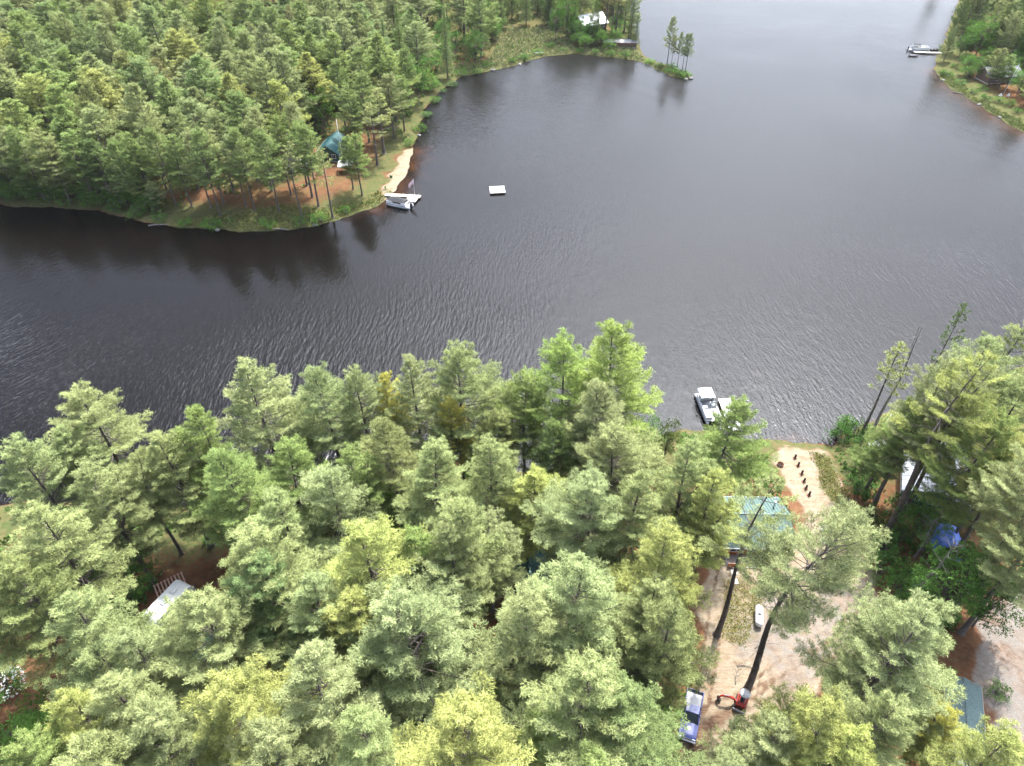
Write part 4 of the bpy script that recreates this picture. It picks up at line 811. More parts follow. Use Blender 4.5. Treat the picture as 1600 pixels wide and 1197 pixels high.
d.build('plank_deck', M['white'], r); d = MB().box((0,1.72,.30),(3.7,.06,.18)).box((0,-1.72,.30),(3.7,.06,.18)).box((1.82,0,.30),(.06,3.4,.18)).box((-1.82,0,.30),(.06,3.4,.18)); d.build('skirt', M['brownwall'], r)
for s in (-1, 1): MB().lathe([(.05,-1.7),(.26,-1.6),(.26,1.6),(.05,1.7)], 12, (s*1.2,0,.08), 'y').build('float', M['dark'], r, True)
# pontoon boats
def pontoon(label, x, y, rz, L=6.8, top='bimini', seatm='tanvinyl', wallm='whitemetal', topm='lightvinyl', bx=-1.2):
    o = thing('pontoon_boat', label, 'boat', (x, y, 0), rz); W = 2.5
    for s in (-1, 1): MB().lathe([(.02,-L/2),(.30,-L/2+.02),(.31,L/2-1.0),(.22,L/2-.35),(.05,L/2)], 14, (0,s*.85,.12), 'x').build('pontoon', M['alu'], o, True)
    MB().box((-.1,0,.50),(L-.5,W,.10)).build('deck', M['greypaint'], o)
    hw = MB()
    for c, d in (((.25,W/2-.05,.92),(L-1.6,.06,.66)),((.25,-W/2+.05,.92),(L-1.6,.06,.66)),((L/2-.55,.72,.92),(.06,1.0,.66)),((L/2-.55,-.72,.92),(.06,1.0,.66)),((-L/2+1.05,.62,.92),(.06,1.2,.66))): hw.box(c, d)
    hw.build('fence_panel', M[wallm], o, bevel=.02)
    rl = MB().tube([(-L/2+1.05,W/2-.05,1.3),(L/2-.8,W/2-.05,1.3),(L/2-.55,W/2-.4,1.3),(L/2-.55,-W/2+.4,1.3),(L/2-.8,-W/2+.05,1.3),(-L/2+1.05,-W/2+.05,1.3)], .03, 6); rl.build('rail', M['chrome'], o, True)
    for c, d in (((1.7,.85,.80),(1.9,.62,.45)),((1.7,-.85,.80),(1.9,.62,.45)),((-1.9,.1,.80),(.62,2.1,.45)),((-.2,.85,.80),(.62,.62,.5))):
        s = MB().box(c, d).build('seat', M[seatm], o, bevel=.06)
        back = (c[0], c[1]+(.28 if c[1] > 0 else -.28), 1.12) if d[0] > d[1]*1.2 else (c[0]-.28, c[1], 1.12)
        MB().box(back, (d[0] if d[0] > d[1]*1.2 else .12, .12 if d[0] > d[1]*1.2 else d[1], .42)).build('cushion', M['white'], s, bevel=.04)
    c = MB().prism([(.25,.55),(.95,.55),(.8,1.35),(.45,1.4),(.25,1.2)], -1.1, -.4).build('console', M['white'], o, bevel=.03)
    MB().lathe([(.17,0),(.19,.015),(.17,.03)], 14, (.18,-.75,1.2), 'x').build('steering_wheel', M['dark'], c)
    m = MB().prism([(-L/2-.15,.55),(-L/2+.35,.55),(-L/2+.30,1.15),(-L/2+.1,1.3),(-L/2-.2,1.2)], -.2, .2).build('outboard_motor', M['dark'], o, bevel=.05)
    MB().box((-L/2+.05,0,.05),(.16,.12,1.0)).box((-L/2-.02,0,-.4),(.5,.09,.16)).build('lower_unit', M['dark'], m)
    if top == 'bimini':
        b = MB(); n = 8; zt = 2.25
        for i in range(n):
            t0, t1 = -1+2*i/n, -1+2*(i+1)/n
            f = lambda t: zt-.16*t*t
            b.add([(bx-1.25,t0*1.2,f(t0)),(bx+1.25,t0*1.2,f(t0)),(bx+1.25,t1*1.2,f(t1)),(bx-1.25,t1*1.2,f(t1)),(bx-1.25,t0*1.2,f(t0)-.03),(bx+1.25,t0*1.2,f(t0)-.03),(bx+1.25,t1*1.2,f(t1)-.03),(bx-1.25,t1*1.2,f(t1)-.03)], [(0,1,2,3),(7,6,5,4),(0,4,5,1),(2,6,7,3)])
        b = b.build('bimini_top', M[topm], o, True)
        fr = MB()
        for xx in (bx-1.2, bx, bx+1.2): fr.tube([(bx,-1.2,.95),(xx,-1.2,2.05),(xx,0,2.2),(xx,1.2,2.05),(bx,1.2,.95)], .02, 6)
        fr.build('frame', M['alu'], b, True)
    elif top == 'cover':
        cv = MB(); pr = []
        xs_ = [L/2-.5, L/2-1.0, .8, -1.0, -1.9]
        for i, xx in enumerate(xs_):
            w = (.85, 1.18, 1.24, 1.24, 1.15)[i]; hr = (1.42, 1.62, 1.85, 1.78, 1.48)[i]
            pr.append([(xx,-w,1.0),(xx,-w,1.32),(xx,-w*.5,(1.32+hr)/2+.03),(xx,0,hr),(xx,w*.5,(1.32+hr)/2+.03),(xx,w,1.32),(xx,w,1.0)])
        vs = [p for r_ in pr for p in r_]; fs = [(i*7+j,i*7+j+1,(i+1)*7+j+1,(i+1)*7+j) for i in range(4) for j in range(6)]+[tuple(range(7)), tuple(28+j for j in reversed(range(7)))]
        cv.add(vs, fs).build('mooring_cover', M['greyvinyl'], o)
    return o
x, y = at(624,317,.5); pontoon('moored pontoon boat under a dark grey cover beside the far beach dock', x, y-.2, heading((650,322),(603,312),.5), 6.6, 'cover', wallm='whitemetal')
x, y = at(1106,636,.6); pontoon('white pontoon boat with pale grey bimini top beside the white dock on the near shore', x, y, -PI/2+.07, 7.2, 'bimini', 'white', topm='lightvinyl', bx=-1.75)
x, y = at(1437,77,.6); pontoon('pontoon boat with grey bimini at the far right dock', x, y+.6, -.12, 7.6, 'bimini', 'tanvinyl', topm='greyvinyl', bx=-1.2)
# small craft
def skiff(name, label, cat, x, y, z, rz, L, W, hm, flip=False, hgt=.5):
    o = thing(name, label, cat, (x, y, z), rz); st = 9; k = 7; vs = []
    for i in range(st):
        t = -1+2*i/(st-1); w = W/2*(1-max(0, t)**2.2*.97)*(1-.12*max(0,-t)); kz = .02+.28*hgt*max(0,t)**2
        for j in range(k):
            a = PI*j/(k-1); vs.append((t*L/2, -w*math.cos(a), hgt-(hgt-kz)*math.sin(a)**.6+.15*hgt*max(0,t)**2))
    if flip: vs = [(a, -b, hgt*1.05-c) for a, b, c in vs]
    fs = [(i*k+j, i*k+j+1, (i+1)*k+j+1, (i+1)*k+j) for i in range(st-1) for j in range(k-1)]+[tuple(range(k))]
    h = MB().add(vs, fs).build('hull', M[hm], o, True); s = h.modifiers.new('thickness', 'SOLIDIFY'); s.thickness = .035
    if flip: MB().box((-.2,0,hgt*1.05),(L*.8,.05,.05)).build('keel', M['alu'], o)
    else:
        for xx in (-L*.25, L*.1): MB().box((xx,0,hgt*.62),(.26,W*.86,.04)).build('bench', M['greywood'], o)
        MB().box((-L/2-.1,0,hgt*.85),(.3,.24,.45)).build('outboard_motor', M['dark'], o, bevel=.05)
    return o
x, y = at(1428,86.5,.3); skiff('rowboat', 'small grey rowboat floating in front of the far right pontoon boat', 'boat', x, y, -.05, -.1, 3.2, 1.2, 'greypaint')
x, y = at(1463,79,.3); skiff('rowboat', 'dark low rowboat tied behind the far right dock', 'boat', x, y+1, -.05, .1, 3.6, 1.3, 'greyvinyl')
x, y, z = ground(1375,694); skiff('canoe', 'white boat lying upside down on orange needles near the right shore', 'boat', x, y, z+.02, .35, 5.0, 1.25, 'white', True, .55)
x, y, z = ground(1394,658); skiff('rowboat', 'white rowboat pulled up at the waterline behind the right-hand pines', 'boat', x, y, max(z,0)-.03, .9, 4.2, 1.6, 'white')
x, y, z = ground(872,82); skiff('canoe', 'pale canoe lying on the marsh edge below the lake house', 'boat', x-7, y-1, z+.02, .25, 4.2, .9, 'white', True, .4)
# flags and poles
def pole(name, label, cat, x, y, z, h, r=.035, cloth=None, rz=0.0, lean=(0,0)):
    o = thing(name, label, cat, (x, y, z), rz); o.rotation_euler[0], o.rotation_euler[1] = lean
    MB().tube([(0,0,-.3),(0,0,h*.5),(0,0,h)], [r, r*.85, r*.6], 8).build('pole', M['whitemetal'], o, True)
    MB().lathe([(.01,-.06),(.07,-.03),(.07,.03),(.01,.06)], 10, (0,0,h+.05)).build('finial', M['chrome'], o, True)
    if cloth:
        m = MB(); n = 10; w, hh = cloth[0], cloth[1]; vs = []
        for i in range(n+1):
            for zz in (h-.1, h-.1-hh): vs.append((.03+w*i/n*.72, .12*math.sin(i*1.1)*i/n, zz-.75*w*(i/n)*(1 if hh else 1)))
        m.add(vs, [(2*i,2*i+2,2*i+3,2*i+1) for i in range(n)])
        fl_ = m.build('flag_cloth', M[cloth[2]], o, True); s = fl_.modifiers.new('thickness', 'SOLIDIFY'); s.thickness = .01
    return o
x, y = at(648,309,.5); pole('flagpole', 'thin flagpole with a drooping pale pink flag at the far dock end', 'flagpole', x, y+.5, .45, 4.6, .035, (1.7,1.0,'flagcloth'), PI)
x, y, z = ground(536,252); pole('mast', 'tall white mast standing behind the white canopy tent', 'pole', x, y, z, 11, .09)
x, y, z = ground(1568,147); pole('flagpole', 'slim leaning white pole beside two white chairs on the far right shore', 'flagpole', x, y, z, 9, .06, None, 0, (0,.08))
# white canopy tent by the far cabin
x, y, z = ground(541,268); t = thing('canopy_tent', 'white peaked canopy tent beside the teal roofed far cabin', 'tent', (x, y, z), .1)
m = MB(); hw = 1.75; m.add([(-hw,-hw,2.1),(hw,-hw,2.1),(hw,hw,2.1),(-hw,hw,2.1),(0,0,3.3)], [(0,1,4),(1,2,4),(2,3,4),(3,0,4)]); tp_ = m.build('roof', M['white'], t); s = tp_.modifiers.new('thickness', 'SOLIDIFY'); s.thickness = .03
v_ = MB()
for i in range(4):
    a = i*PI/2; v_.box((math.cos(a)*hw, math.sin(a)*hw, 1.98), (.03, 2*hw, .28), a)
v_.build('valance', M['white'], t)
for sx in (-1,1):
    for sy in (-1,1): MB().tube([(sx*1.68,sy*1.68,0),(sx*1.68,sy*1.68,2.1)], .03, 8).build('leg', M['alu'], t)
x, y, z = ground(549,254); t = thing('picnic_table', 'white picnic table behind the canopy tent', 'table', (x, y, z), .3)
def picnic(t, m):
    MB().box((0,0,.74),(1.8,.75,.05)).build('tabletop', M[m], t)
    for s in (-1,1):
        MB().box((0,s*.68,.44),(1.8,.26,.05)).build('bench', M[m], t)
        MB().box((s*.65,0,.37),(.09,1.5,.07)).tube([(s*.65,-.6,0),(s*.65,-.2,.72)],.045,6).tube([(s*.65,.6,0),(s*.65,.2,.72)],.045,6).build('leg', M[m], t)
picnic(t, 'white')
# propane tank
x, y, z = ground(1184,967); t = thing('propane_tank', 'white cylindrical propane tank lying in the sandy yard', 'tank', (x, y, z), heading((1184,983),(1184,950)))
MB().lathe([(.02,-1.42),(.22,-1.38),(.38,-1.27),(.46,-1.1),(.47,-.9),(.47,.9),(.46,1.1),(.38,1.27),(.22,1.38),(.02,1.42)], 24, (0,0,.72), 'x').build('tank_shell', M['white'], t, True)
MB().lathe([(.21,0),(.21,.14),(.17,.21),(.03,.24)], 16, (.0,0,1.17)).build('valve_dome', M['greypaint'], t, True)
for s in (-1,1): MB().prism([(s*.8-.08,0),(s*.8+.08,0),(s*.8+.08,.42),(s*.8-.08,.42)], -.34, .34).build('saddle_leg', M['concrete'], t)
# paving slabs, posts, stumps, sticks
for u, v, lb in [(1147,894,'square pale paving slab in the weeds, the one closer to the log cabin'),(1148,909,'square pale paving slab in the weeds, the one farther from the log cabin')]:
    x, y, z = ground(u, v); tag(MB().box((0,0,0),(.82,.82,.10)).build('paving_slab', M['concrete'], bevel=.015), lb, 'paving slab').location = (x, y, z+.06)
PST = [(1242,716),(1247,728),(1252.5,741),(1256,753),(1259,764),(1264,774)]
WHICH = ['closest to the water','second from the water','third from the water','third from the cabin yard','second from the cabin yard','closest to the cabin yard']
for (u, v), wh_ in zip(PST, WHICH):
    x, y, z = ground(u, v); o = thing('bollard_post', 'short dark stained log post on the beach path, %s' % wh_, 'post', (x, y, z), rnd.uniform(0,3), 'dark posts along the beach path')
    MB().lathe([(.15,-.2),(.155,.5),(.14,.78),(.10,.82)], 10).build('shaft', M['char'], o, True)
    MB().lathe([(.02,.0),(.34,.03),(.30,.07),(.02,.10)], 12).build('base_mulch', M['rust'], o)
x, y, z = ground(1219,727); o = thing('fire_pit', 'rusty round fire pit on the sand by the pine boughs', 'fire pit', (x, y, z))
MB().lathe([(.46,0),(.5,.02),(.5,.34),(.44,.34),(.42,.06),(.02,.05)], 18).build('steel_ring', M['rust'], o, True)
for i in range(4): a = i*.8; MB().tube([(math.cos(a)*.3,math.sin(a)*.3,.1),(-math.cos(a)*.3,-math.sin(a)*.3,.16+.04*i)], .05, 6).build('charred_log', M['char'], o)
def chair(label, x, y, z, rz, m='white'):
    o = thing('lawn_chair', label, 'chair', (x, y, z), rz)
    s = MB()
    for i in range(5): s.box((.28-.12*i, 0, .38-.035*i), (.10,.54,.025), ry=-.25)
    s.build('seat', M[m], o)
    b = MB()
    for i in range(5): b.box((-.42, -.24+.12*i, .72), (.025,.10,.82-.05*abs(i-2)), ry=-.35)
    b.build('backrest', M[m], o)
    for sy in (-1,1):
        MB().box((-.02,sy*.36,.56),(.72,.13,.03)).build('armrest', M[m], o)
        MB().box((.28,sy*.31,.27),(.09,.035,.54)).build('leg', M[m], o); MB().box((-.12,sy*.31,.2),(.95,.035,.10), ry=.3).build('leg', M[m], o)
for u, v, rz, lb in [(1285,829,-1.2,'white slatted lawn chair beyond the yard pine, the one closer to the lake'),(1286,848,-.9,'white slatted lawn chair beyond the yard pine, the one closer to the yard'),(1562,152,-2.2,'white lawn chair left of the pole on the far right shore'),(1574,152,-2.4,'white lawn chair right of the pole on the far right shore'),(1508,98,-2,'white lawn chair in the clearing behind the far dock')]:
    x, y, z = ground(u, v); chair(lb, x, y, z, rz)
x, y, z = ground(1206,884); o = thing('firewood_rack', 'wooden rack of firewood with tan end beside the log cabin', 'firewood rack', (x, y, z), .1)
MB().box((-.95,0,.6),(.09,.5,1.2)).box((.95,0,.6),(.09,.5,1.2)).box((0,0,.1),(1.9,.5,.09)).build('rack_frame', M['redwood'], o)
w_ = MB()
for r_ in range(6):
    for c_ in range(11): w_.lathe([(.075,-.3),(.075,.3)], 7, (-.82+.163*c_+.05*(r_%2), 0, .23+.15*r_), 'y')
w_.build('stacked_log', M['pinkwood'], o)['kind'] = 'stuff'
x, y, z = ground(1210,893); o = tag(MB().box((0,0,.22),(1.5,.3,.44)).build('bench_box', M['redwood'], bevel=.02), 'low dark red wooden box in front of the firewood rack', 'box'); o.location = (x, y, z)
x, y, z = ground(302,1043); o = thing('park_bench', 'grey plank bench on orange needles in the forest', 'bench', (x, y, z), -.15)
for i in range(2): MB().box((0,-.1+.22*i,.46),(1.9,.19,.05)).build('seat', M['greywood'], o)
MB().box((0,.3,.78),(1.9,.04,.24), rx=.2).build('backrest', M['greywood'], o)
for s in (-1,1): MB().box((s*.7,.05,.22),(.09,.5,.44)).box((s*.7,.27,.6),(.07,.06,.6)).build('leg', M['greywood'], o)
x, y, z = ground(792,838); o = thing('picnic_table', 'weathered picnic table glimpsed between pines above the green shed', 'table', (x, y, z), .1); picnic(o, 'greywood')
x, y, z = ground(791,806); o = thing('picnic_table', 'pale picnic table under the pines just inland from the lake', 'table', (x, y, z), .05); picnic(o, 'palewood')
# fallen branches
def branch(label, u, v, rz, L, m='twig'):
    x, y, z = ground(u, v); g = random.Random(int(u)); b = MB(); b.tube([(-L/2,0,.08),(-L/6,.1,.12),(L/6,-.05,.1),(L/2,.08,.14)], [.06,.05,.035,.012], 6)
    for i in range(7): t = -L/2+L*(i+.6)/7.5; s = 1 if i % 2 else -1; q = g.uniform(.4,.9); b.tube([(t,0,.1),(t+q*.7,s*q*.5,.2),(t+q,s*q,.14)], [.025,.016,.005], 4)
    o = b.build('fallen_branch', M[m]); tag(o, label, 'branch'); o.location = (x, y, z); o.rotation_euler[2] = rz
for a_ in [('dry branch with twigs on sand left of the leaning yard pine',1152,1052,1.2,2.6),('bare branch lying across the rut above the excavator',1168,1042,-.1,2.4),('small broken branch near the propane tank',1186,1010,.4,1.2),('pale dead branch beside the grey dead trunk',1470,905,-.5,4.0,'deadbark'),('grey dead branch lying on brush left of the trailer',95,905,.5,4.5,'deadbark'),('grey fallen branch left of the blue pickup truck',1040,1045,.2,3.5,'deadbark')]: branch(*a_)
# blue tarp shelter
x, y, z = ground(1476,852); o = thing('tarp_shelter', 'bright blue tarp stretched over a pole frame among the right-hand pines', 'tarp shelter', (x, y, z), -.15)
g_ = np.linspace(-1, 1, 9); vs = []
for i, a in enumerate(g_):
    for j, b in enumerate(g_): vs.append((a*1.55, b*1.9, 2.35-.75*abs(a)**1.3-.12*(1-b*b)+.07*math.sin(3.1*a+4*b)))
tq = MB().add(vs, [(i*9+j,i*9+j+1,(i+1)*9+j+1,(i+1)*9+j) for i in range(8) for j in range(8)]).build('tarp', M['bluetarp'], o, True); s_ = tq.modifiers.new('thickness', 'SOLIDIFY'); s_.thickness = .015
MB().add([(-1.55,-1.9,1.58),(-1.55,1.9,1.58),(-1.75,1.9,.15),(-1.75,-1.9,.15)], [(0,1,2,3)]).build('side_flap', M['bluetarp'], o).modifiers.new('thickness', 'SOLIDIFY').thickness = .015
for sx in (-1.5,0,1.5):
    for sy in (-1.8,1.8): MB().tube([(sx,sy,0),(sx,sy,2.3-.75*abs(sx/1.55)**1.3)], .04, 6).build('pole', M['greywood'], o)
x, y, z = ground(1494,878); o = thing('storage_bin', 'small blue lidded bin half under leaves near the blue tarp shelter', 'bin', (x, y, z), .4)
MB().prism([(-.4,0),(.4,0),(.46,.55),(-.46,.55)], -.3, .3).build('bin_body', M['bluetarp'], o, bevel=.03); MB().box((0,0,.58),(.98,.7,.07)).build('lid', M['bluetarp'], o, bevel=.02)
# travel trailer with a stepped deck
x, y, z = ground(272,955); o = thing('travel_trailer', 'white travel trailer half hidden by pines in the left of the forest', 'trailer', (x, y, z), 1.12)
prof = [(-2.9,.55),(2.5,.55),(2.95,1.0),(2.95,1.9),(2.6,2.55),(2.2,2.72),(-2.6,2.72),(-2.9,2.45)]
MB().prism(prof, -1.15, 1.15).build('body', M['white'], o, bevel=.08)
MB().box((-.6,0,2.80),(.6,.6,.14)).build('roof_vent', M['lightvinyl'], o, bevel=.03); MB().box((1.2,.1,2.84),(.8,.7,.22)).build('air_conditioner', M['white'], o, bevel=.05)
for xx in (-1.6,.2,1.7):
    f = MB().box((xx,1.16,1.8),(.95,.05,.6)).build('window', M['alu'], o); MB().box((xx,1.19,1.8),(.83,.03,.48)).build('pane', M['glass'], f)
d = MB().box((-.7,-1.165,1.55),(.7,.05,1.8)).build('door', M['lightvinyl'], o); MB().box((-.45,-1.2,1.5),(.08,.04,.08)).build('handle', M['dark'], d)
for s in (-1,1):
    for xx in (-.75,.1): w = MB().lathe([(.18,-.1),(.33,-.1),(.35,0),(.33,.1),(.18,.1)], 16, (xx,s*1.02,.35), 'y').build('wheel', M['black'], o, True); MB().lathe([(.04,-.105),(.17,-.105),(.17,.105),(.04,.105)], 12, (xx,s*1.02,.35), 'y').build('rim', M['alu'], w)
MB().tube([(2.6,-.7,.5),(4.0,0,.5)],.05,6).tube([(2.6,.7,.5),(4.0,0,.5)],.05,6).build('hitch', M['dark'], o)
x, y, z = ground(268,918); o = thing('wooden_deck', 'red brown slatted deck with open frame above the travel trailer', 'deck', (x, y, z), .62)
m = MB()
for i in range(9): m.box((-1.7+i*.42,0,.42),(.17,2.6,.05))
m.build('slat', M['pinkwood'], o); MB().box((0,1.2,.33),(3.6,.1,.14)).box((0,-1.2,.33),(3.6,.1,.14)).box((0,0,.33),(3.6,.1,.14)).build('frame', M['redwood'], o)
for sx in (-1.7,1.7):
    for sy in (-1.2,1.2): MB().box((sx,sy,.14),(.12,.12,.3)).build('leg', M['redwood'], o)
# blue pickup truck, nose towards the bottom of the photo
x, y, z = ground(1078,1122); o = thing('pickup_truck', 'blue pickup truck with white roundel on its hood parked on the dirt drive', 'pickup truck', (x, y, z), heading((1084,1090),(1072,1156)))
MB().prism([(-2.65,.55),(-2.65,.98),(-.75,1.0),(.95,1.02),(2.35,.97),(2.6,.86),(2.68,.62),(2.62,.42),(-2.6,.42)], -.94, .94).build('body', M['bluepaint'], o, bevel=.06)
h = MB(); h.add([(.98,-.86,1.03),(.98,.86,1.03),(2.3,.80,.985),(2.3,-.80,.985),(.98,-.5,1.10),(.98,.5,1.10),(2.25,.46,1.04),(2.25,-.46,1.04)], [(4,5,6,7),(0,4,7,3),(5,1,2,6),(7,6,2,3),(0,1,5,4)]); hd = h.build('hood', M['bluepaint'], o)
em = MB().lathe([(.0,0),(.2,0),(.2,.012),(.0,.012)], 24, (1.6,0,1.075)); 
em.build('roundel', M['white'], hd); MB().lathe([(.08,0),(.13,0),(.13,.012),(.08,.012)], 20, (1.6,0,1.09)).build('roundel_ring', M['greypaint'], hd)
cab = MB().add([(-.85,-.88,1.0),(1.0,-.88,1.0),(1.0,.88,1.0),(-.85,.88,1.0),(-.62,-.68,1.78),(.22,-.68,1.80),(.22,.68,1.80),(-.62,.68,1.78)], [(4,5,6,7),(0,1,5,4),(1,2,6,5),(2,3,7,6),(3,0,4,7)]).build('cab', M['glass'], o)
MB().add([(-.66,-.71,1.775),(.24,-.71,1.80),(.24,.71,1.80),(-.66,.71,1.775),(-.66,-.69,1.84),(.2,-.66,1.86),(.2,.66,1.86),(-.66,.69,1.84)], [(4,5,6,7),(0,1,5,4),(1,2,6,5),(2,3,7,6),(3,0,4,7),(3,2,1,0)]).build('roof_panel', M['bluepaint'], cab)
pl_ = MB()
for s in (-1,1):
    pl_.tube([(1.0,s*.86,1.02),(.23,s*.69,1.81)], .045, 6); pl_.tube([(-.85,s*.86,1.02),(-.64,s*.69,1.79)], .06, 6); pl_.tube([(.08,s*.90,1.02),(-.05,s*.70,1.80)], .035, 6)
pl_.build('pillar', M['bluepaint'], cab)
bd = MB()
for c, d in (((-1.75,.88,1.18),(1.8,.10,.42)),((-1.75,-.88,1.18),(1.8,.10,.42)),((-2.6,0,1.14),(.09,1.86,.46))): bd.box(c, d)
bd.build('bed_wall', M['bluepaint'], o, bevel=.03); MB().box((-1.72,0,1.02),(1.7,1.64,.03)).build('bed_liner', M['greypaint'], o)
MB().box((2.70,0,.55),(.16,1.86,.22)).build('bumper', M['whitemetal'], o, bevel=.05); MB().box((-2.72,0,.55),(.14,1.8,.2)).build('bumper', M['chrome'], o, bevel=.04)
MB().box((2.62,0,.78),(.08,1.0,.20)).build('grille', M['dark'], o)
for s in (-1,1):
    MB().box((2.58,s*.70,.79),(.12,.34,.20)).build('headlight', M['lamp'], o, bevel=.03); MB().box((-2.63,s*.82,.95),(.06,.16,.32)).build('tail_light', M['tail'], o)
    MB().box((.78,s*1.05,1.12),(.12,.2,.16)).build('side_mirror', M['dark'], o, bevel=.03)
    for xx in (1.72,-1.62):
        w = MB().lathe([(.2,-.12),(.36,-.12),(.39,-.05),(.39,.05),(.36,.12),(.2,.12)], 20, (xx,s*.86,.39), 'y').build('wheel', M['black'], o, True); MB().lathe([(.05,-.125),(.21,-.125),(.21,.125),(.05,.125)], 14, (xx,s*.86,.39), 'y').build('rim', M['chrome'], w)
# red mini excavator
x, y, z = ground(1157,1100); o = thing('mini_excavator', 'red mini excavator with pale rounded canopy at the foot of the yard pine', 'excavator', (x, y, z), -2.05)
for s in (-1,1):
    n_ = 18; pr = [(math.cos(2*PI*i/n_)*.2+(.62 if math.cos(2*PI*i/n_) > 0 else -.62), .21+math.sin(2*PI*i/n_)*.2) for i in range(n_)]
    tk = MB().prism(pr, s*.52-.14, s*.52+.14).build('track', M['black'], o, bevel=.02)
    for xx in (-.5,0,.5): MB().lathe([(.03,-.15),(.11,-.15),(.11,.15),(.03,.15)], 12, (xx,s*.52,.2), 'y').build('roller', M['rust'], tk)
MB().box((0,0,.36),(.9,.8,.2)).build('undercarriage', M['dark'], o)
bl_ = MB().prism([(.92,.03),(1.0,.03),(1.06,.2),(1.03,.4),(.96,.4),(.98,.2)], -.68, .68).build('dozer_blade', M['greypaint'], o); MB().box((.72,.35,.25),(.6,.08,.1)).box((.72,-.35,.25),(.6,.08,.1)).build('blade_arm', M['redpaint'], bl_)
ho = MB(); n_ = 12; pts_ = [(.62,-.55),(.62,.55)]+[(-.35+math.cos(PI/2+PI*i/n_)*.55, math.sin(PI/2+PI*i/n_)*.62) for i in range(n_+1)]
k_ = len(pts_); ho.add([(a, b, .5) for a, b in pts_]+[(a*.97, b*.97, .82 if a > .3 else 1.12) for a, b in pts_], [(i,(i+1)%k_,k_+(i+1)%k_,k_+i) for i in range(k_)]+[tuple(reversed(range(k_))), tuple(range(k_,2*k_))])
ho.build('house_body', M['redpaint'], o, bevel=.04)
MB().box((.05,0,1.02),(.46,.5,.12)).box((-.18,0,1.3),(.1,.48,.5)).build('seat', M['dark'], o, bevel=.04)
cp = MB().lathe([(.02,2.34),(.30,2.33),(.52,2.28),(.60,2.2),(.58,2.16),(.02,2.16)], 20, (-.15,0,0)).build('canopy', M['greypaint'], o, True)
for a, b in ((-.5,.42),(-.5,-.42),(.28,.42),(.28,-.42)): MB().tube([(a,b,.9),(a,b,2.2)], .03, 6).build('canopy_post', M['dark'], cp)
for s in (-1,1): MB().tube([(.42,s*.2,.82),(.46,s*.2,1.15)], .02, 6).build('control_lever', M['dark'], o)
ba = 1.25   # the house is slewed: boom points aside
bq = Vector((math.cos(-ba), math.sin(-ba), 0)); sw = MB().box(tuple(bq*.68+Vector((0,0,.62))),(.28,.24,.34),-ba).build('swing_bracket', M['dark'], o)
def bpnt(r, zz): return tuple(bq*r+Vector((0,0,zz)))
bm_ = MB().tube([bpnt(.72,.7), bpnt(1.05,1.1), bpnt(1.5,1.3), bpnt(2.15,1.25)], [.13,.17,.15,.11], 8).build('boom', M['redpaint'], o)
MB().tube([bpnt(.85,.6), bpnt(1.35,1.15)], .045, 8).build('boom_cylinder', M['chrome'], bm_)
st_ = MB().tube([bpnt(2.05,1.42), bpnt(2.4,1.1), bpnt(2.5,.8)], [.12,.11,.08], 8).build('stick', M['redpaint'], o)
MB().tube([bpnt(1.4,1.46), bpnt(2.1,1.5)], .04, 8).build('stick_cylinder', M['chrome'], st_)
bu = MB(); prb = [(2.52,.9),(2.68,.62),(2.62,.34),(2.40,.22),(2.18,.30),(2.30,.42),(2.42,.6)]
sd2 = Vector((-bq.y, bq.x, 0)); vs = [tuple(bq*a+sd2*(.2*s)+Vector((0,0,b))) for s in (-1,1) for a, b in prb]; k_ = len(prb)
bu.add(vs, [(i,(i+1)%k_,k_+(i+1)%k_,k_+i) for i in range(k_)]+[tuple(reversed(range(k_))), tuple(range(k_,2*k_))]).build('bucket', M['dark'], o)

# stones and drift logs along the far banks
import bmesh
def boulder(label, u, v, r, sd):
    x, y, z = ground(u, v); bm = bmesh.new(); bmesh.ops.create_icosphere(bm, subdivisions=3, radius=r); g = random.Random(sd); ph = [g.uniform(0,6) for _ in range(6)]
    for q in bm.verts:
        n = q.co.normalized(); k = 1+.16*math.sin(3*n.x+ph[0])*math.sin(3*n.y+ph[1])+.10*math.sin(5*n.z+4*n.x+ph[2])+.05*math.sin(9*n.y+ph[3]); q.co = Vector((n.x*1.2*k, n.y*k, n.z*.62*k))*r
    me = bpy.data.meshes.new('boulder'); bm.to_mesh(me); bm.free(); me.materials.append(M['stone']); me.polygons.foreach_set('use_smooth', [True]*len(me.polygons))
    o = bpy.data.objects.new('boulder', me); C.objects.link(o); o.location = (x, y, max(z,0)+.12*r); o.rotation_euler[2] = g.uniform(0,6); tag(o, label, 'boulder', 'stones along the far banks')
M['stone'] = mat('grey_stone', (.20,.19,.175), (.12,.115,.105), .9, 3, bump=.5)
for i, (u, v, r, w) in enumerate([(1079,123,.8,'at the very tip of the narrow spit'),(1072,124,.5,'just short of the tip of the narrow spit'),(812,101,.6,'on the marsh edge at the back of the bay'),(770,110,.7,'where the marsh meets the dark spruces'),(655,212,.5,'on the bank above the far sand beach'),(492,352,.5,'on the low bank left of the covered pontoon boat'),(340,360,.5,'in the middle of the far lawn bank'),(1530,164,.6,'on the sandy edge of the far right shore'),(1474,126,.6,'below the far dock on the right shore'),(1562,184,.5,'near the right end of the far right shore')]): boulder('grey stone at the waterline '+w, u, v, r, i)
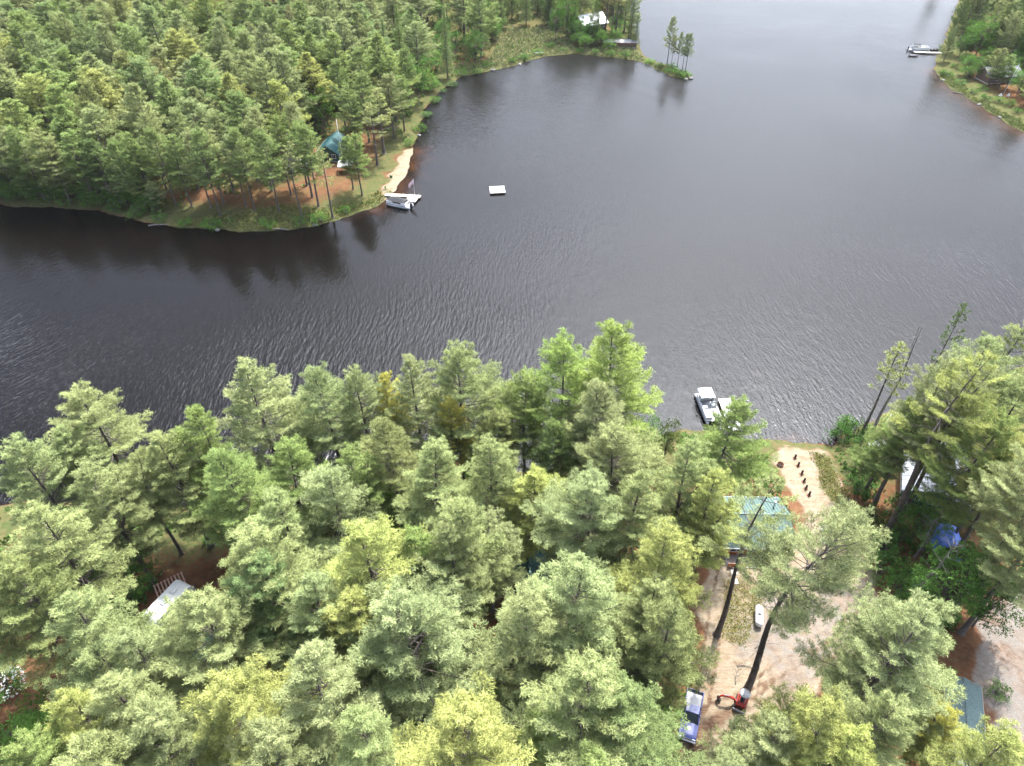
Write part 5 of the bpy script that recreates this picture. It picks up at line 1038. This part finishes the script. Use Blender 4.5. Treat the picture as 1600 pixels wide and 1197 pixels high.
for i, (u, v, rz, L, w) in enumerate([(845,86,.2,4.5,'on the marsh edge below the lake house'),(705,130,.9,5,'on the bank under the dark spruces'),(662,180,1.2,4.5,'on the bank at the mouth of the bay'),(250,352,.15,5,'below the far wood on the left'),(440,359,-.1,4,'on the far lawn bank'),(1500,147,-.6,4.5,'on the far right shore')]):
    x, y, z = ground(u, v); g = random.Random(i); o = tag(MB().tube([(-L/2,0,.0),(-L/6,.08,.08),(L/6,-.06,.06),(L/2,.05,-.15)], [.17,.15,.12,.06], 8).tube([(0,0,.05),(.4,.5,.35)],[.05,.015],5).tube([(L*.2,0,.05),(L*.2+.4,-.4,.3)],[.04,.012],5).build('drift_log', M['deadbark'], None, True), 'grey drift log lying at the waterline '+w, 'log'); o.location = (x, y, max(z,0)+.08); o.rotation_euler[2] = rz
# ------------------------------------------------------------------ labels of the repeated trees: tone, kind and the landmark beside each
LM = [(625,316,'the covered far pontoon boat'),(525,240,'the teal roofed far cabin'),(777,296,'the swim raft'),(790,60,'the marsh meadow'),(620,262,'the far sand beach'),(1115,635,'the near pontoon boat'),(1185,965,'the propane tank'),(1075,1130,'the blue pickup truck'),(1155,1090,'the red excavator'),
 (1165,815,'the teal roofed log cabin'),(828,890,'the dark green roofed shed'),(265,945,'the white travel trailer'),(1445,725,'the white metal roofed cabin'),(1480,830,'the blue tarp shelter'),(1500,1100,'the green shingled long shed'),(1570,1000,'the gravel road'),(1250,740,'the row of dark posts'),(600,584,'the pale yellow shoreline pine'),(882,540,'the vivid green shoreline pine'),(965,510,'the tallest shoreline pine'),
 (915,25,'the white roofed lake house'),(190,900,'the orange needle path'),(300,1040,'the small forest bench'),(340,820,'the mown lawn bank'),(720,1000,'the lone bare trunk mid forest'),(120,605,'the first shoreline pine from the left'),(1440,75,'the far dock'),(1560,120,'the grey roofed far cottage'),(1060,115,'the narrow spit'),(0,320,'the left end of the far shore'),(60,20,'the top left corner'),(1580,700,'the right frame edge'),(20,1180,'the bottom left corner'),(460,1190,'the bottom frame edge'),(200,160,'the middle of the far wood'),(420,100,'the crest of the far wood'),(640,70,'the dark spruces above the bay')]
ORD = ['','second ','third ','fourth ','fifth ','sixth ','seventh ','eighth ','ninth ','tenth ','eleventh ','twelfth ','thirteenth ','fourteenth ','fifteenth ']
KN = {'white_pine':'white pine','red_pine':'red pine','spruce_tree':'spruce','broadleaf_tree':'broadleaf tree','shrub':'shrub'}
cnt = {}
for t in sorted([t for t in TREES if not t['fixed']], key=lambda t: min((t['u']-l[0])**2+((t['v']-l[1])*1.2)**2 for l in LM)):
    l = min(LM, key=lambda l: (t['u']-l[0])**2+((t['v']-l[1])*1.2)**2)
    dx, dy = t['u']-l[0], t['v']-l[1]
    side = ('right of' if dx > 0 else 'left of') if abs(dx) > abs(dy) else ('above' if dy < 0 else 'below')
    key = (t['kind'], t['tone'], l[2], side); n = cnt[key] = cnt.get(key, 0)+1
    deep = t['group'] == 'trees of the far wood' and t['y'] > 215 and n > 2
    if deep:
        t['o']['label'] = '%s %s deep inside the unbroken canopy of the far wood' % (TONE[t['tone']][1], KN[t['kind']])
        t['o']['group'] = 'canopy of the far wood'
    else:
        t['o']['label'] = '%s %s, %s%s %s' % (TONE[t['tone']][1], KN[t['kind']], (ORD[min(n-1, 14)]+'one ') if n > 1 else 'closest one ', side, l[2])
# ------------------------------------------------------------------ camera, daylight, air
cam = bpy.data.cameras.new('camera'); cam.sensor_fit = 'HORIZONTAL'; cam.sensor_width = 36; cam.lens = F/1600*36; cam.clip_end = 20000; cam.clip_start = .5
co = bpy.data.objects.new('camera', cam); C.objects.link(co); co.location = (0, 0, H); co.rotation_euler = (PI/2-PITCH, 0, 0)
S = bpy.context.scene; S.camera = co
SUN_EL, SUN_AZ = math.radians(SUNEL), math.radians(SUNAZ)
sd_ = Vector((math.sin(SUN_AZ)*math.cos(SUN_EL), math.cos(SUN_AZ)*math.cos(SUN_EL), math.sin(SUN_EL)))
sl = bpy.data.lights.new('sun', 'SUN'); sl.energy = SUNP; sl.angle = math.radians(SUNANG); sl.color = (1, .955, .88)
so = bpy.data.objects.new('sun', sl); C.objects.link(so); so.rotation_euler = (-sd_).to_track_quat('-Z', 'Y').to_euler(); so.location = (60, 60, 150)
W = bpy.data.worlds.new('World'); S.world = W; W.use_nodes = True
N, L = W.node_tree.nodes, W.node_tree.links; N.clear()
out = nd(N, 'ShaderNodeOutputWorld'); bg = nd(N, 'ShaderNodeBackground'); bg.inputs['Strength'].default_value = SKYS
sky = nd(N, 'ShaderNodeTexSky', sky_type='NISHITA'); sky.sun_disc = False; sky.sun_elevation = SUN_EL; sky.sun_rotation = SUN_AZ; sky.dust_density = 3.0; sky.air_density = 1.0; sky.altitude = 300
# thin bright cloud over most of the sky
tc = nd(N, 'ShaderNodeTexCoord'); cn = nd(N, 'ShaderNodeTexNoise'); cn.inputs['Scale'].default_value = 2.2; cn.inputs['Detail'].default_value = 6
mp = nd(N, 'ShaderNodeMapping'); mp.inputs['Scale'].default_value = (1,1,2.5); L.new(tc.outputs['Generated'], mp.inputs[0]); L.new(mp.outputs[0], cn.inputs['Vector'])
cr_ = nd(N, 'ShaderNodeMapRange'); cr_.inputs[1].default_value = .36; cr_.inputs[2].default_value = .62; cr_.inputs[3].default_value = CLOUD0; cr_.inputs[4].default_value = CLOUD1; L.new(cn.outputs[0], cr_.inputs[0])
# the thin cloud glows round the sun
dt = nd(N, 'ShaderNodeVectorMath', operation='DOT_PRODUCT'); dt.inputs[1].default_value = sd_; nv = nd(N, 'ShaderNodeVectorMath', operation='NORMALIZE'); L.new(tc.outputs['Generated'], nv.inputs[0]); L.new(nv.outputs[0], dt.inputs[0])
mx0 = nd(N, 'ShaderNodeMath', operation='MAXIMUM'); mx0.inputs[1].default_value = 0; L.new(dt.outputs['Value'], mx0.inputs[0])
pw = nd(N, 'ShaderNodeMath', operation='POWER'); pw.inputs[1].default_value = GLOWP; L.new(mx0.outputs[0], pw.inputs[0])
ga = nd(N, 'ShaderNodeVectorMath', operation='SCALE'); ga.inputs[0].default_value = GLOWC; L.new(pw.outputs[0], ga.inputs['Scale'])
cc = nd(N, 'ShaderNodeVectorMath', operation='ADD'); cc.inputs[1].default_value = CLOUDC; L.new(ga.outputs[0], cc.inputs[0])
# and pales towards the horizon
sz = nd(N, 'ShaderNodeSeparateXYZ'); L.new(nv.outputs[0], sz.inputs[0])
oz = nd(N, 'ShaderNodeMath', operation='SUBTRACT', use_clamp=True); oz.inputs[0].default_value = 1; L.new(sz.outputs[2], oz.inputs[1])
p3 = nd(N, 'ShaderNodeMath', operation='POWER'); p3.inputs[1].default_value = 3.2; L.new(oz.outputs[0], p3.inputs[0])
hc = nd(N, 'ShaderNodeVectorMath', operation='SCALE'); hc.inputs[0].default_value = HORC; L.new(p3.outputs[0], hc.inputs['Scale'])
ch = nd(N, 'ShaderNodeVectorMath', operation='ADD'); L.new(cc.outputs[0], ch.inputs[0]); L.new(hc.outputs[0], ch.inputs[1])
cm = nd(N, 'ShaderNodeMix', data_type='RGBA'); L.new(ch.outputs[0], cm.inputs[7])
L.new(cr_.outputs[0], cm.inputs[0]); L.new(sky.outputs[0], cm.inputs[6]); L.new(cm.outputs[2], bg.inputs[0]); L.new(bg.outputs[0], out.inputs[0])
if HAZE > 0:
    hb = MB().box((0, 2700, 48), (8400, 6900, 104))
    hm, nt, N, L = newmat('haze'); o = nd(N, 'ShaderNodeOutputMaterial'); pv = nd(N, 'ShaderNodeVolumePrincipled')
    pv.inputs['Color'].default_value = (.93,.95,1,1); pv.inputs['Density'].default_value = HAZE; pv.inputs['Anisotropy'].default_value = .2
    L.new(pv.outputs[0], o.inputs['Volume'])
    tag(hb.build('haze', hm), 0, 0, kind='stuff')
S.view_settings.view_transform = 'Standard'; S.view_settings.look = 'None'; S.view_settings.gamma = 1; S.view_settings.use_curve_mapping = False; S.view_settings.exposure = EXPO
S.render.engine = 'CYCLES'; cy = S.cycles
cy.use_denoising = True; cy.denoiser = 'OPENIMAGEDENOISE'
cy.max_bounces = 6; cy.diffuse_bounces = 3; cy.glossy_bounces = 2; cy.transmission_bounces = 3; cy.transparent_max_bounces = 6; cy.volume_bounces = 0
cy.caustics_reflective = False; cy.caustics_refractive = False; cy.sample_clamp_indirect = 6; cy.sample_clamp_direct = 7; cy.blur_glossy = 0
